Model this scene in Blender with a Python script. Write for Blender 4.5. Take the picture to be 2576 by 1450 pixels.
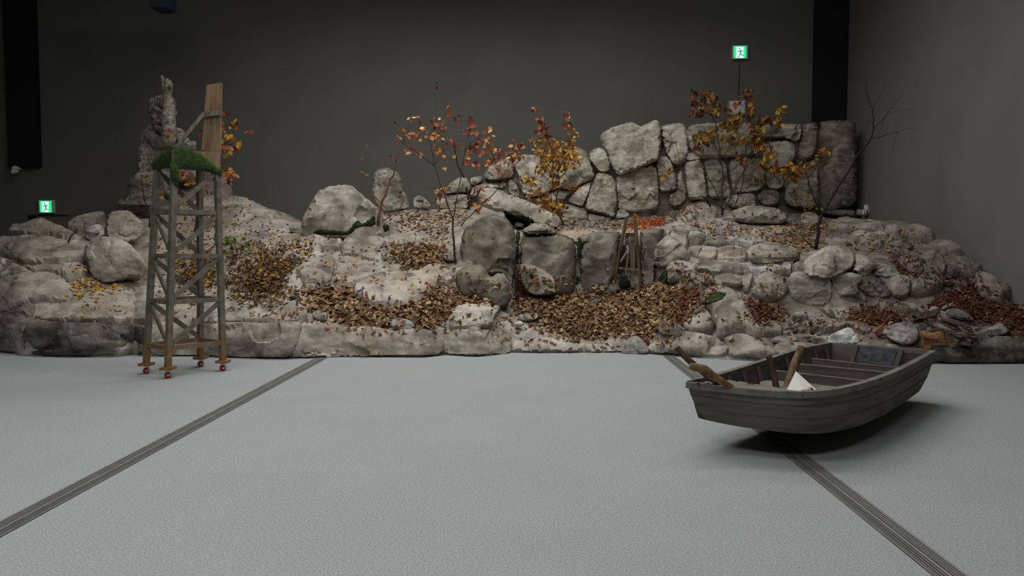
import bpy, bmesh, math, random
import numpy as np
from mathutils import Vector, Matrix, noise, geometry, Quaternion
from mathutils.bvhtree import BVHTree

random.seed(11); RNG = np.random.default_rng(11)
for o in list(bpy.data.objects): bpy.data.objects.remove(o)
SC = bpy.context.scene
COL = SC.collection

# ------------------------------------------------------------------ camera
FPX, W, H = 1950.0, 2576.0, 1450.0
CAM = np.array([0.0, 0.0, 1.5])
PITCH, YAW = math.radians(3.024), math.radians(1.29)
cam = bpy.data.cameras.new('camera'); camo = bpy.data.objects.new('camera', cam); COL.objects.link(camo)
cam.sensor_width = 36.0; cam.lens = 36.0*FPX/W; cam.clip_end = 200
camo.location = CAM; camo.rotation_euler = (math.pi/2-PITCH, 0, YAW)
SC.camera = camo
RM = np.array(camo.rotation_euler.to_matrix())

# ------------------------------------------------------------------ world, lights, exposure
wd = bpy.data.worlds.new('world'); SC.world = wd; wd.use_nodes = True
wd.node_tree.nodes['Background'].inputs[0].default_value = (0.5, 0.52, 0.55, 1)
wd.node_tree.nodes['Background'].inputs[1].default_value = 0.02
def area(name, loc, sx, sy, power, col=(1, .96, .9), rot=(0, 0, 0), spread=math.pi):
    l = bpy.data.lights.new(name, 'AREA'); l.shape = 'RECTANGLE'; l.size = sx; l.size_y = sy
    l.energy = power; l.color = col; l.spread = spread
    o = bpy.data.objects.new(name, l); COL.objects.link(o); o.location = loc; o.rotation_euler = rot
    return o
area('ceiling_wash_stage', (-0.8, 12.2, 8.35), 8, 1.4, 235, (1, .98, .94), spread=math.radians(140))
area('ceiling_wash_middle', (-0.8, 8.0, 8.35), 9, 1.6, 320, (1, .99, .96))
area('ceiling_wash_near', (-2.2, 3.4, 8.35), 5, 1.6, 150, (1, .99, .97), spread=math.radians(150))
area('ceiling_wash_behind', (-2.0, -1.8, 8.35), 5, 1.6, 215, (1, .99, .97), rot=(math.radians(15), 0, 0), spread=math.radians(150))
vs = SC.view_settings
vs.view_transform = 'Standard'; vs.look = 'None'; vs.gamma = 1.0; vs.use_curve_mapping = False
vs.exposure = 0.0

# ------------------------------------------------------------------ pixel geometry
def rays(u, v):
    u = np.asarray(u, float); v = np.asarray(v, float)
    d = np.stack([(u-W/2)/FPX, -(v-H/2)/FPX, -np.ones_like(u)], -1)
    return d @ RM.T
def P(u, v, Y):
    d = rays(u, v); t = (np.asarray(Y, float)-CAM[1])/d[..., 1]
    return CAM + d*t[..., None]
def G(u, v, z=0.0):
    d = rays(u, v); t = (z-CAM[2])/d[..., 2]
    return CAM + d*np.asarray(t)[..., None]
XR, YB = 6.8, 17.0            # right wall, back wall
UVP = 1332.0

VB = np.array([(-250,880),(-150,882),(0,885),(60,895),(150,899),(300,899),(340,893),(370,897),(500,896),(640,901),(740,903),(820,899),(1060,899),(1120,894),(1200,898),(1290,889),(1400,889),(1560,888),(1640,892),(1700,897),(1780,903),(1900,909),(2000,910),(2340,916),(2576,916),(2800,918)], float)
def vb(u): return np.interp(u, VB[:,0], VB[:,1])
YBK = G(VB[:,0], VB[:,1])[:,1]
def yb(u): return np.interp(u, VB[:,0], YBK)
VT = np.array([(-250,600),(0,598),(190,568),(380,548),(440,508),(500,492),(560,488),(640,507),(720,546),(760,553),(950,545),(1040,522),(1150,517),(1300,522),(1450,545),(1600,547),(1700,520),(1800,520),(2000,535),(2155,548),(2280,557),(2340,582),(2400,618),(2450,658),(2500,718),(2540,762),(2600,782),(2800,800)], float)
def vt(u): return np.interp(u, VT[:,0], VT[:,1])
PROF = {
 -200:[(882,0),(830,.1),(760,.35),(700,1.0),(640,1.7),(600,2.4)],
 0:[(885,0),(840,.08),(780,.3),(700,1.0),(640,1.7),(600,2.4)],
 150:[(899,0),(850,.05),(800,.25),(700,1.1),(650,1.6),(610,2.2),(570,3.0)],
 350:[(897,0),(815,.15),(770,.7),(720,1.4),(660,2.2),(600,3.0),(545,3.9)],
 560:[(900,0),(815,.15),(770,.7),(720,1.3),(660,2.1),(600,3.0),(540,4.0),(495,4.8)],
 740:[(902,0),(815,.15),(780,.5),(730,1.1),(680,1.7),(620,2.6),(580,3.3),(552,4.2)],
 950:[(899,0),(850,.1),(820,.35),(770,.9),(700,1.6),(640,2.3),(590,3.1),(545,4.3)],
 1130:[(896,0),(830,.15),(790,.5),(730,1.1),(670,1.6),(610,2.3),(560,3.4),(522,4.8)],
 1220:[(896,0),(840,.15),(800,.45),(760,1.0),(720,1.5),(690,1.75),(600,2.0),(570,2.4),(548,3.4),(524,4.9)],
 1300:[(889,0),(865,.1),(820,.55),(770,1.15),(725,1.7),(700,1.85),(600,2.05),(575,2.3),(550,3.3),(525,5.0)],
 1450:[(888,0),(868,.1),(820,.6),(770,1.2),(720,1.8),(700,1.88),(600,2.1),(575,2.6),(555,3.6),(540,5.0)],
 1600:[(890,0),(860,.2),(800,.8),(740,1.5),(715,1.8),(650,1.95),(590,2.1),(570,2.7),(555,3.6),(545,4.9)],
 1690:[(896,0),(840,.3),(800,.8),(730,1.5),(700,1.6),(640,1.8),(590,2.3),(560,3.4),(525,5.0)],
 1850:[(907,0),(860,.2),(770,.9),(740,1.15),(690,1.35),(670,1.6),(630,2.2),(590,2.9),(560,3.8),(530,5.2)],
 2000:[(910,0),(870,.2),(810,.7),(770,1.1),(700,1.3),(675,1.55),(640,2.1),(600,3.0),(565,4.0),(535,5.3)],
 2150:[(913,0),(870,.15),(820,.55),(770,1.1),(695,1.35),(670,1.6),(630,2.3),(590,3.2),(548,5.0)],
 2300:[(916,0),(880,.1),(830,.45),(780,.95),(735,1.2),(690,1.5),(650,2.0),(610,2.6),(575,3.05),(558,3.5)],
 2430:[(916,0),(880,.1),(840,.35),(790,.75),(740,1.1),(700,1.4),(650,1.85),(630,1.95)],
 2520:[(916,0),(885,.1),(850,.3),(800,.6),(760,.85),(730,1.05)],
 2620:[(917,0),(870,.1),(820,.2),(780,.3)],
 2760:[(918,0),(870,.1),(820,.2),(780,.3)],
}
CP = np.array([(u, v, e) for u, l in PROF.items() for v, e in l], float)
US = 0.45
def _k(a, b):
    r2 = ((a[:,None,:]-b[None,:,:])**2).sum(-1)/1e4
    return 0.5*r2*np.log(r2+1e-9)
_c2 = CP[:,:2]*[US, 1.0]
_n = len(CP)
_A = np.zeros((_n+3, _n+3)); _A[:_n,:_n] = _k(_c2, _c2)+np.eye(_n)*0.004
_A[:_n,_n] = 1; _A[:_n,_n+1:] = _c2/1e3; _A[_n:,:_n] = _A[:_n,_n:].T
_w = np.linalg.solve(_A, np.concatenate([CP[:,2], [0,0,0]]))
def D(u, v):
    u = np.asarray(u, float); v = np.asarray(v, float)
    sh = np.broadcast(u, v).shape
    uu = np.broadcast_to(u, sh).ravel(); vv = np.broadcast_to(v, sh).ravel()
    vv = np.maximum(vv, vt(uu)-25)
    q = np.stack([uu*US, vv], -1)
    e = _k(q, _c2) @ _w[:_n] + _w[_n] + (q/1e3) @ _w[_n+1:]
    e = np.clip(e, -0.02, 5.4)
    Y = yb(uu)+e
    den = np.maximum(uu-UVP, 1.0)
    Ymax = np.where(uu > 1900, (XR-.06)*FPX/den, 99)
    return np.minimum(Y, Ymax).reshape(sh)
def S(u, v):                                  # terrain point
    return P(u, v, D(u, v))
def SN(u, v):                                 # terrain normal
    a = S(u+4, v)-S(u-4, v); b = S(u, v-4)-S(u, v+4)
    n = np.cross(a, b); n /= np.linalg.norm(n, axis=-1, keepdims=True)+1e-12
    n = np.where((n*(CAM-S(u, v))).sum(-1, keepdims=True) < 0, -n, n)
    return n

# ------------------------------------------------------------------ object helpers
def tag(o, label=None, cat=None, group=None, kind=None):
    if label: o['label'] = label
    if cat: o['category'] = cat
    if group: o['group'] = group
    if kind: o['kind'] = kind
    return o
def empty(name, loc, label=None, cat=None, group=None, kind=None):
    o = bpy.data.objects.new(name, None); COL.objects.link(o); o.location = Vector(loc)
    o.empty_display_size = .1
    return tag(o, label, cat, group, kind)
WORLD = {}
def wloc(o):
    p = Vector(o.location); q = o.parent
    while q: p = p+Vector(q.location); q = q.parent
    return p
def mk(name, V, F, mat, parent=None, smooth=None, origin=None, **kw):
    V = np.asarray(V, float).reshape(-1, 3)
    if origin is None:
        origin = np.array([(V[:,0].min()+V[:,0].max())/2, (V[:,1].min()+V[:,1].max())/2, V[:,2].min()])
    me = bpy.data.meshes.new(name)
    me.from_pydata((V-origin).tolist(), [], [list(map(int, f)) for f in F])
    if mat: me.materials.append(mat)
    if smooth is not None:
        me.polygons.foreach_set('use_smooth', [True]*len(me.polygons))
        if smooth < 3.1: me.set_sharp_from_angle(angle=smooth)
    me.update()
    o = bpy.data.objects.new(name, me); COL.objects.link(o)
    loc = Vector(origin)
    if parent is not None:
        o.parent = parent; loc = loc-wloc(parent)
    o.location = loc
    return tag(o, **kw)
class MB:
    def __init__(s): s.V = []; s.F = []
    def add(s, V, F):
        n = len(s.V); s.V += [tuple(p) for p in V]; s.F += [tuple(i+n for i in f) for f in F]; return s
    def box(s, a, b):
        x0,y0,z0 = a; x1,y1,z1 = b
        V = [(x0,y0,z0),(x1,y0,z0),(x1,y1,z0),(x0,y1,z0),(x0,y0,z1),(x1,y0,z1),(x1,y1,z1),(x0,y1,z1)]
        return s.add(V, [(0,3,2,1),(4,5,6,7),(0,1,5,4),(1,2,6,5),(2,3,7,6),(3,0,4,7)])
    def beam(s, p, q, w, h, side=None):
        p = Vector(p); q = Vector(q); d = (q-p).normalized()
        a = Vector(side) if side is not None else d.cross(Vector((0,0,1)))
        a = (a-d*a.dot(d))
        if a.length < 1e-4: a = Vector((1,0,0))
        a.normalize(); b = d.cross(a)
        V = []
        for c in (p, q):
            for x, y in ((-1,-1),(1,-1),(1,1),(-1,1)): V.append(c+a*(x*w/2)+b*(y*h/2))
        return s.add(V, [(0,3,2,1),(4,5,6,7),(0,1,5,4),(1,2,6,5),(2,3,7,6),(3,0,4,7)])
    def tube(s, pts, rad, n=7, cap=True):
        pts = [Vector(p) for p in pts]
        if not hasattr(rad, '__len__'): rad = [rad]*len(pts)
        V = []; F = []; pa = None
        for i, p in enumerate(pts):
            d = (pts[min(i+1, len(pts)-1)]-pts[max(i-1, 0)])
            d = d.normalized() if d.length > 1e-9 else Vector((0,0,1))
            a = pa if pa is not None else (d.cross(Vector((0,0,1))) if abs(d.z) < .9 else d.cross(Vector((1,0,0))))
            a = a-d*a.dot(d)
            if a.length < 1e-6: a = d.orthogonal()
            a.normalize(); pa = a; b = d.cross(a)
            for k in range(n):
                t = 2*math.pi*k/n; V.append(p+a*(math.cos(t)*rad[i])+b*(math.sin(t)*rad[i]))
        for i in range(len(pts)-1):
            for k in range(n):
                F.append((i*n+k, i*n+(k+1)%n, (i+1)*n+(k+1)%n, (i+1)*n+k))
        if cap: F.append(tuple(range(n-1,-1,-1))); F.append(tuple((len(pts)-1)*n+k for k in range(n)))
        return s.add(V, F)
    def build(s, name, mat, parent=None, **kw): return mk(name, s.V, s.F, mat, parent, **kw)

# ------------------------------------------------------------------ materials
MATS = {}
def srgb(*c):
    return tuple(((x/255)/12.92 if x/255 <= .04045 else ((x/255+.055)/1.055)**2.4) for x in c)+(1,)
def newmat(name):
    m = bpy.data.materials.new(name); m.use_nodes = True
    nt = m.node_tree; b = nt.nodes['Principled BSDF']
    b.inputs['Specular IOR Level'].default_value = .25
    MATS[name] = m
    return m, nt, b
def N(nt, t, **kw):
    n = nt.nodes.new(t)
    for k, v in kw.items(): setattr(n, k, v)
    return n
def simple(name, col, rough=.8, metal=0, emis=None, strength=0, bump=0, bscale=40, var=0, vscale=6):
    m, nt, b = newmat(name)
    b.inputs['Base Color'].default_value = col; b.inputs['Roughness'].default_value = rough; b.inputs['Metallic'].default_value = metal
    if emis: b.inputs['Emission Color'].default_value = emis; b.inputs['Emission Strength'].default_value = strength
    if var or bump:
        geo = N(nt, 'ShaderNodeNewGeometry')
    if var:
        nz = N(nt, 'ShaderNodeTexNoise'); nz.inputs['Scale'].default_value = vscale; nz.inputs['Detail'].default_value = 5
        nt.links.new(geo.outputs['Position'], nz.inputs['Vector'])
        r = N(nt, 'ShaderNodeValToRGB')
        r.color_ramp.elements[0].position = .3; r.color_ramp.elements[1].position = .7
        r.color_ramp.elements[0].color = tuple(c*(1-var) for c in col[:3])+(1,)
        r.color_ramp.elements[1].color = tuple(min(1, c*(1+var)) for c in col[:3])+(1,)
        nt.links.new(nz.outputs['Fac'], r.inputs[0]); nt.links.new(r.outputs[0], b.inputs['Base Color'])
    if bump:
        nz = N(nt, 'ShaderNodeTexNoise'); nz.inputs['Scale'].default_value = bscale; nz.inputs['Detail'].default_value = 4
        nt.links.new(geo.outputs['Position'], nz.inputs['Vector'])
        bp = N(nt, 'ShaderNodeBump'); bp.inputs['Strength'].default_value = bump; bp.inputs['Distance'].default_value = .02
        nt.links.new(nz.outputs['Fac'], bp.inputs['Height']); nt.links.new(bp.outputs[0], b.inputs['Normal'])
    return m
def rockmat(name, dark, mid, light, tint=None, tint_amt=0, scale=1.0, seed=0):
    """sculpted, painted rock: broad washes, streaks of horizontal paint, fine speckle"""
    m, nt, b = newmat(name); b.inputs['Roughness'].default_value = .88
    L = nt.links
    geo = N(nt, 'ShaderNodeNewGeometry')
    mp = N(nt, 'ShaderNodeMapping'); mp.inputs['Location'].default_value = (seed*3.1, seed*1.7, seed*.9)
    L.new(geo.outputs['Position'], mp.inputs['Vector'])
    oi = N(nt, 'ShaderNodeObjectInfo')
    n1 = N(nt, 'ShaderNodeTexNoise'); n1.inputs['Scale'].default_value = 2.6*scale; n1.inputs['Detail'].default_value = 9; n1.inputs['Roughness'].default_value = .68; n1.inputs['Distortion'].default_value = .5
    L.new(mp.outputs[0], n1.inputs['Vector'])
    st = N(nt, 'ShaderNodeMapping'); st.inputs['Scale'].default_value = (1.2, 1.2, 4)
    st.inputs['Rotation'].default_value = (.12, .16, 0)
    L.new(mp.outputs[0], st.inputs['Vector'])
    n2 = N(nt, 'ShaderNodeTexNoise'); n2.inputs['Scale'].default_value = 1.3*scale; n2.inputs['Detail'].default_value = 6; n2.inputs['Distortion'].default_value = 1.2
    L.new(st.outputs[0], n2.inputs['Vector'])
    mx = N(nt, 'ShaderNodeMath', operation='MULTIPLY_ADD'); mx.inputs[1].default_value = .34
    L.new(n2.outputs['Fac'], mx.inputs[0])
    m2 = N(nt, 'ShaderNodeMath', operation='MULTIPLY'); m2.inputs[1].default_value = .66; L.new(n1.outputs['Fac'], m2.inputs[0])
    L.new(m2.outputs[0], mx.inputs[2])
    ad = N(nt, 'ShaderNodeMath', operation='MULTIPLY_ADD'); ad.inputs[1].default_value = .07; L.new(oi.outputs['Random'], ad.inputs[0]); L.new(mx.outputs[0], ad.inputs[2])
    r = N(nt, 'ShaderNodeValToRGB'); e = r.color_ramp.elements
    e[0].position = .40; e[0].color = dark; e[1].position = .63; e[1].color = light
    k = e.new(.515); k.color = mid
    L.new(ad.outputs[0], r.inputs[0])
    last = r.outputs[0]
    if tint:
        n3 = N(nt, 'ShaderNodeTexNoise'); n3.inputs['Scale'].default_value = 1.1*scale; n3.inputs['Detail'].default_value = 4
        L.new(mp.outputs[0], n3.inputs['Vector'])
        rr = N(nt, 'ShaderNodeValToRGB'); rr.color_ramp.elements[0].position = .5; rr.color_ramp.elements[1].position = .68
        rr.color_ramp.elements[1].color = (tint_amt,)*3+(1,)
        L.new(n3.outputs['Fac'], rr.inputs[0])
        mixn = N(nt, 'ShaderNodeMix', data_type='RGBA'); L.new(rr.outputs[0], mixn.inputs[0]); L.new(last, mixn.inputs[6]); mixn.inputs[7].default_value = tint
        last = mixn.outputs[2]
    # fine pale flecks
    n4 = N(nt, 'ShaderNodeTexNoise'); n4.inputs['Scale'].default_value = 55; n4.inputs['Detail'].default_value = 2
    L.new(mp.outputs[0], n4.inputs['Vector'])
    r4 = N(nt, 'ShaderNodeValToRGB'); r4.color_ramp.elements[0].position = .35; r4.color_ramp.elements[1].position = .8
    r4.color_ramp.elements[0].color = (.88,.88,.88,1); r4.color_ramp.elements[1].color = (1.22,1.22,1.22,1)
    L.new(n4.outputs['Fac'], r4.inputs[0])
    mul = N(nt, 'ShaderNodeMix', data_type='RGBA', blend_type='MULTIPLY'); mul.inputs[0].default_value = 1
    L.new(last, mul.inputs[6]); L.new(r4.outputs[0], mul.inputs[7])
    L.new(mul.outputs[2], b.inputs['Base Color'])
    n5 = N(nt, 'ShaderNodeTexNoise'); n5.inputs['Scale'].default_value = 5; n5.inputs['Detail'].default_value = 8; n5.inputs['Roughness'].default_value = .65
    L.new(mp.outputs[0], n5.inputs['Vector'])
    bp = N(nt, 'ShaderNodeBump'); bp.inputs['Strength'].default_value = .4; bp.inputs['Distance'].default_value = .04
    L.new(n5.outputs['Fac'], bp.inputs['Height']); L.new(bp.outputs[0], b.inputs['Normal'])
    return m
rock_warm = rockmat('rock_warm', srgb(108,100,92), srgb(152,143,133), srgb(188,180,169), srgb(168,144,122), .5, seed=1)
rock_grey = rockmat('rock_grey', srgb(104,98,90), srgb(154,146,136), srgb(196,189,178), srgb(124,120,100), .25, seed=2)
rock_green = rockmat('rock_green', srgb(66,62,56), srgb(104,98,90), srgb(146,139,128), srgb(124,122,94), .45, seed=3)
rock_wall = rockmat('rock_wall', srgb(98,91,81), srgb(160,153,140), srgb(208,202,190), srgb(150,144,114), .3, scale=1.8, seed=4)
rock_brown = rockmat('rock_brown', srgb(80,71,66), srgb(118,107,100), srgb(154,143,134), srgb(110,92,86), .4, scale=1.5, seed=5)
rock_pale = rockmat('rock_pale', srgb(112,108,104), srgb(160,155,149), srgb(204,200,194), scale=2, seed=6)
rock_white = rockmat('rock_white', srgb(160,157,154), srgb(206,204,201), srgb(232,230,227), scale=2.5, seed=14)
rock_stone = rockmat('rock_stone', srgb(104,100,97), srgb(140,136,132), srgb(172,168,163), scale=2.5, seed=7)
rock_mid = rockmat('rock_mid', srgb(88,82,76), srgb(134,127,118), srgb(180,173,163), srgb(124,119,100), .25, seed=12)
rock_dark = rockmat('rock_dark', srgb(42,40,38), srgb(68,65,61), srgb(124,118,110), srgb(110,102,96), .4, scale=.8, seed=13)
slate_dark = rockmat('slate_dark', srgb(42,36,30), srgb(68,59,49), srgb(98,87,73), scale=5, seed=8)
slate_brown = rockmat('slate_brown', srgb(112,74,48), srgb(146,100,66), srgb(168,122,84), scale=3, seed=9)
statue_mat = rockmat('statue_stone', srgb(84,77,73), srgb(128,119,113), srgb(166,158,150), srgb(150,140,104), .3, scale=4, seed=10)
carpet = None
def carpetmat():
    m, nt, b = newmat('carpet'); L = nt.links; b.inputs['Roughness'].default_value = .95; b.inputs['Specular IOR Level'].default_value = .1
    geo = N(nt, 'ShaderNodeNewGeometry')
    n1 = N(nt, 'ShaderNodeTexNoise'); n1.inputs['Scale'].default_value = 85; n1.inputs['Detail'].default_value = 3; n1.inputs['Roughness'].default_value = .75
    L.new(geo.outputs['Position'], n1.inputs['Vector'])
    r = N(nt, 'ShaderNodeValToRGB'); e = r.color_ramp.elements
    e[0].position = .33; e[0].color = srgb(132,137,138); e[1].position = .68; e[1].color = srgb(180,184,184)
    L.new(n1.outputs['Fac'], r.inputs[0])
    n2 = N(nt, 'ShaderNodeTexNoise'); n2.inputs['Scale'].default_value = 1.1; n2.inputs['Detail'].default_value = 3
    L.new(geo.outputs['Position'], n2.inputs['Vector'])
    r2 = N(nt, 'ShaderNodeValToRGB'); r2.color_ramp.elements[0].color = (.92,.93,.95,1); r2.color_ramp.elements[1].color = (1.06,1.06,1.05,1)
    L.new(n2.outputs['Fac'], r2.inputs[0])
    mul = N(nt, 'ShaderNodeMix', data_type='RGBA', blend_type='MULTIPLY'); mul.inputs[0].default_value = 1
    L.new(r.outputs[0], mul.inputs[6]); L.new(r2.outputs[0], mul.inputs[7]); L.new(mul.outputs[2], b.inputs['Base Color'])
    bp = N(nt, 'ShaderNodeBump'); bp.inputs['Strength'].default_value = .12; bp.inputs['Distance'].default_value = .003
    L.new(n1.outputs['Fac'], bp.inputs['Height']); L.new(bp.outputs[0], b.inputs['Normal'])
    return m
carpet = carpetmat()
wall_paint = simple('wall_paint', srgb(102,102,98), .9, var=.06, vscale=1.2)
side_paint = simple('side_wall_paint', srgb(118,116,110), .9, var=.06, vscale=1.2)
black_paint = simple('black_paint', srgb(30,31,33), .85)
ceil_paint = simple('ceiling_paint', srgb(40,41,43), .95)
white_plastic = simple('white_plastic', srgb(205,203,198), .5)
alu = simple('aluminium', srgb(168,166,160), .42, .35, var=.08, vscale=8)
channel_dark = simple('channel_dark', srgb(38,38,38), .9)
moss = simple('moss', srgb(52,74,38), 1, bump=1, bscale=60, var=.4, vscale=18)
moss_dark = simple('moss_dark', srgb(40,54,32), 1, bump=1, bscale=60, var=.35, vscale=18)
bark = simple('bark', srgb(78,66,54), .9, bump=.5, bscale=60, var=.25, vscale=15)
bark_dark = simple('bark_dark', srgb(48,42,38), .9, var=.2, vscale=15)
twig_red = simple('twig_red', srgb(118,86,68), .9, var=.3, vscale=15)
litter = simple('leaf_litter', srgb(96,70,44), .95, bump=1, bscale=30, var=.4, vscale=22)
litter_red = simple('leaf_litter_red', srgb(82,46,34), .95, bump=1, bscale=30, var=.4, vscale=22)
def leafmat():
    m, nt, b = newmat('leaf'); b.inputs['Roughness'].default_value = .65
    oi = N(nt, 'ShaderNodeObjectInfo'); nt.links.new(oi.outputs['Color'], b.inputs['Base Color'])
    return m
def leafmat2():
    m, nt, b = newmat('leaf_heap'); b.inputs['Roughness'].default_value = .7
    a = N(nt, 'ShaderNodeAttribute', attribute_name='Col'); nt.links.new(a.outputs['Color'], b.inputs['Base Color'])
    return m
leaf_m = leafmat(); leaf_heap_m = leafmat2()
def woodmat(name, dark, light, scale=8, stretch=(1,1,.12)):
    m, nt, b = newmat(name); L = nt.links; b.inputs['Roughness'].default_value = .8
    geo = N(nt, 'ShaderNodeTexCoord'); mp = N(nt, 'ShaderNodeMapping'); mp.inputs['Scale'].default_value = stretch
    L.new(geo.outputs['Object'], mp.inputs['Vector'])
    n = N(nt, 'ShaderNodeTexNoise'); n.inputs['Scale'].default_value = scale; n.inputs['Detail'].default_value = 6
    L.new(mp.outputs[0], n.inputs['Vector'])
    r = N(nt, 'ShaderNodeValToRGB'); r.color_ramp.elements[0].position = .35; r.color_ramp.elements[1].position = .7
    r.color_ramp.elements[0].color = dark; r.color_ramp.elements[1].color = light
    L.new(n.outputs['Fac'], r.inputs[0]); L.new(r.outputs[0], b.inputs['Base Color'])
    bp = N(nt, 'ShaderNodeBump'); bp.inputs['Strength'].default_value = .25; bp.inputs['Distance'].default_value = .01
    L.new(n.outputs['Fac'], bp.inputs['Height']); L.new(bp.outputs[0], b.inputs['Normal'])
    return m
wood_tan = woodmat('wood_tan', srgb(112,92,68), srgb(150,128,98), 22)
wood_grey = woodmat('wood_grey', srgb(92,86,76), srgb(132,124,110), 22)
wood_pole = woodmat('wood_pole', srgb(84,66,46), srgb(134,110,78), 25)
wood_pole_dark = woodmat('wood_pole_dark', srgb(58,42,36), srgb(92,68,54), 25)
wood_brown = woodmat('wood_brown', srgb(74,58,44), srgb(112,92,68), 18)
def towermat():
    m, nt, b = newmat('tower_paint'); L = nt.links; b.inputs['Roughness'].default_value = .75
    geo = N(nt, 'ShaderNodeNewGeometry'); sep = N(nt, 'ShaderNodeSeparateXYZ'); L.new(geo.outputs['Position'], sep.inputs[0])
    n = N(nt, 'ShaderNodeTexNoise'); n.inputs['Scale'].default_value = 9; n.inputs['Detail'].default_value = 6; L.new(geo.outputs['Position'], n.inputs['Vector'])
    r = N(nt, 'ShaderNodeValToRGB'); r.color_ramp.elements[0].position = .3; r.color_ramp.elements[1].position = .72
    r.color_ramp.elements[0].color = srgb(86,82,74); r.color_ramp.elements[1].color = srgb(126,120,109); L.new(n.outputs['Fac'], r.inputs[0])
    ma = N(nt, 'ShaderNodeMath', operation='MULTIPLY_ADD'); ma.inputs[1].default_value = .9; L.new(n.outputs['Fac'], ma.inputs[0]); L.new(sep.outputs['Z'], ma.inputs[2])
    rr = N(nt, 'ShaderNodeMapRange'); rr.inputs['From Min'].default_value = .55; rr.inputs['From Max'].default_value = 1.0
    rr.inputs['To Min'].default_value = 1; rr.inputs['To Max'].default_value = 0; L.new(ma.outputs[0], rr.inputs['Value'])
    mx = N(nt, 'ShaderNodeMix', data_type='RGBA'); L.new(rr.outputs[0], mx.inputs[0]); L.new(r.outputs[0], mx.inputs[6]); mx.inputs[7].default_value = srgb(134,98,56)
    L.new(mx.outputs[2], b.inputs['Base Color'])
    return m
tower_paint = towermat()
boat_grey = woodmat('boat_grey', srgb(88,83,77), srgb(118,112,104), 9, (.3,.3,2))
boat_inside = woodmat('boat_inside', srgb(82,77,72), srgb(110,104,98), 9, (.3,.3,2))
boat_rail = woodmat('boat_rail', srgb(100,96,90), srgb(130,125,118), 12, (.6,.6,.6))
boat_deck = woodmat('boat_deck', srgb(104,98,93), srgb(132,126,120), 5, (1,1,1))
boat_patch = simple('boat_patch', srgb(96,102,104), .6, var=.4, vscale=14, bump=.6, bscale=20)
paper = simple('paper_white', srgb(214,211,206), .8, var=.04, vscale=12)
red_rubber = simple('red_rubber', srgb(168,34,40), .45)
steel = simple('steel', srgb(190,190,192), .35, .8)
green_lit = simple('sign_green', srgb(20,140,80), .5, emis=srgb(40,225,140), strength=1.1)
white_lit = simple('sign_white', srgb(220,255,240), .5, emis=srgb(205,255,238), strength=1.2)
green_man = simple('sign_figure', srgb(20,140,80), .5, emis=srgb(30,150,100), strength=.6)
dark_bag = simple('dark_bag', srgb(36,50,38), .9, bump=.5, bscale=20)
rope_m = simple('rope', srgb(150,142,126), .95)

# ------------------------------------------------------------------ the room
def quad(name, pts, mat, **kw): return mk(name, pts, [tuple(range(len(pts)))], mat, origin=np.zeros(3), **kw)
XL, YF, ZC = -12.5, -7.0, 8.6
quad('floor', [(XL,YF,0),(XR,YF,0),(XR,YB,0),(XL,YB,0)], carpet, kind='structure')
MB().box((XL,YB,0),(XR+.2,YB+.2,ZC)).build('wall_back', wall_paint, kind='structure')
MB().box((XR,YF,0),(XR+.2,YB,ZC)).build('wall_right', side_paint, kind='structure')
MB().box((XL-.2,YF,0),(XL,YB+.2,ZC)).build('wall_left', wall_paint, kind='structure')
MB().box((XL,YF-.2,0),(XR,YF,ZC)).build('wall_front', wall_paint, kind='structure')
MB().box((XL,YF,ZC),(XR,YB,ZC+.2)).build('ceiling', ceil_paint, kind='structure')
# black corner column and hanging duct
x0 = P(2046.0, 200.0, YB-.06)[0]
MB().box((x0,YB-.06,0),(XR-.002,YB-.001,ZC-.01)).build('trim_1', black_paint, kind='structure', label='black strip filling the far right corner of the back wall')
a = P(20.5, 420.0, 16.85); b = P(96.0, 420.0, 16.85)
MB().box((a[0],16.85,a[2]),(b[0],YB-.001,ZC-.01)).build('trim_2', black_paint, kind='structure', label='black boxed duct hanging down the back wall at far left')
a = P(71.0, 541.0, YB-.03); b = P(93.0, 600.0, YB-.03)
MB().box((a[0],YB-.03,b[2]),(b[0],YB-.001,a[2])).build('trim_3', black_paint, kind='structure', label='dark recess below the lower left exit sign')
a = P(93.0, 541.0, YB-.02); b = P(172.0, 543.5, YB-.02)
MB().box((a[0]+.01,YB-.02,b[2]),(b[0],YB-.001,a[2])).build('trim_4', black_paint, kind='structure', label='thin dark ledge below the lower left exit sign')

# floor grilles
def grille(xc, label, flip):
    y0, y1 = -5.0, 11.4
    e = empty('floor_grille', (xc, 3, 0), label, 'floor grille', 'floor grilles')
    MB().box((xc-.078,y0,-.004),(xc+.078,y1,.002)).build('channel', channel_dark, e)
    bars = [(-.072,.016),(-.050,.006),(-.034,.006),(-.018,.006),(.004,.014),(.024,.005),(.042,.005),(.059,.005),(.073,.005)]
    for off, w in bars:
        off *= flip
        MB().box((xc+off-w/2,y0,.002),(xc+off+w/2,y1,.008)).build('bar', alu, e)
gx1 = G(175.5, 1240.0)[0]; gx2 = G(2217.0, 1315.0)[0]
grille(gx1, 'metal slot grille running across the carpet on the left', 1)
grille(gx2, 'metal slot grille running under the boat on the right', -1)

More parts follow.
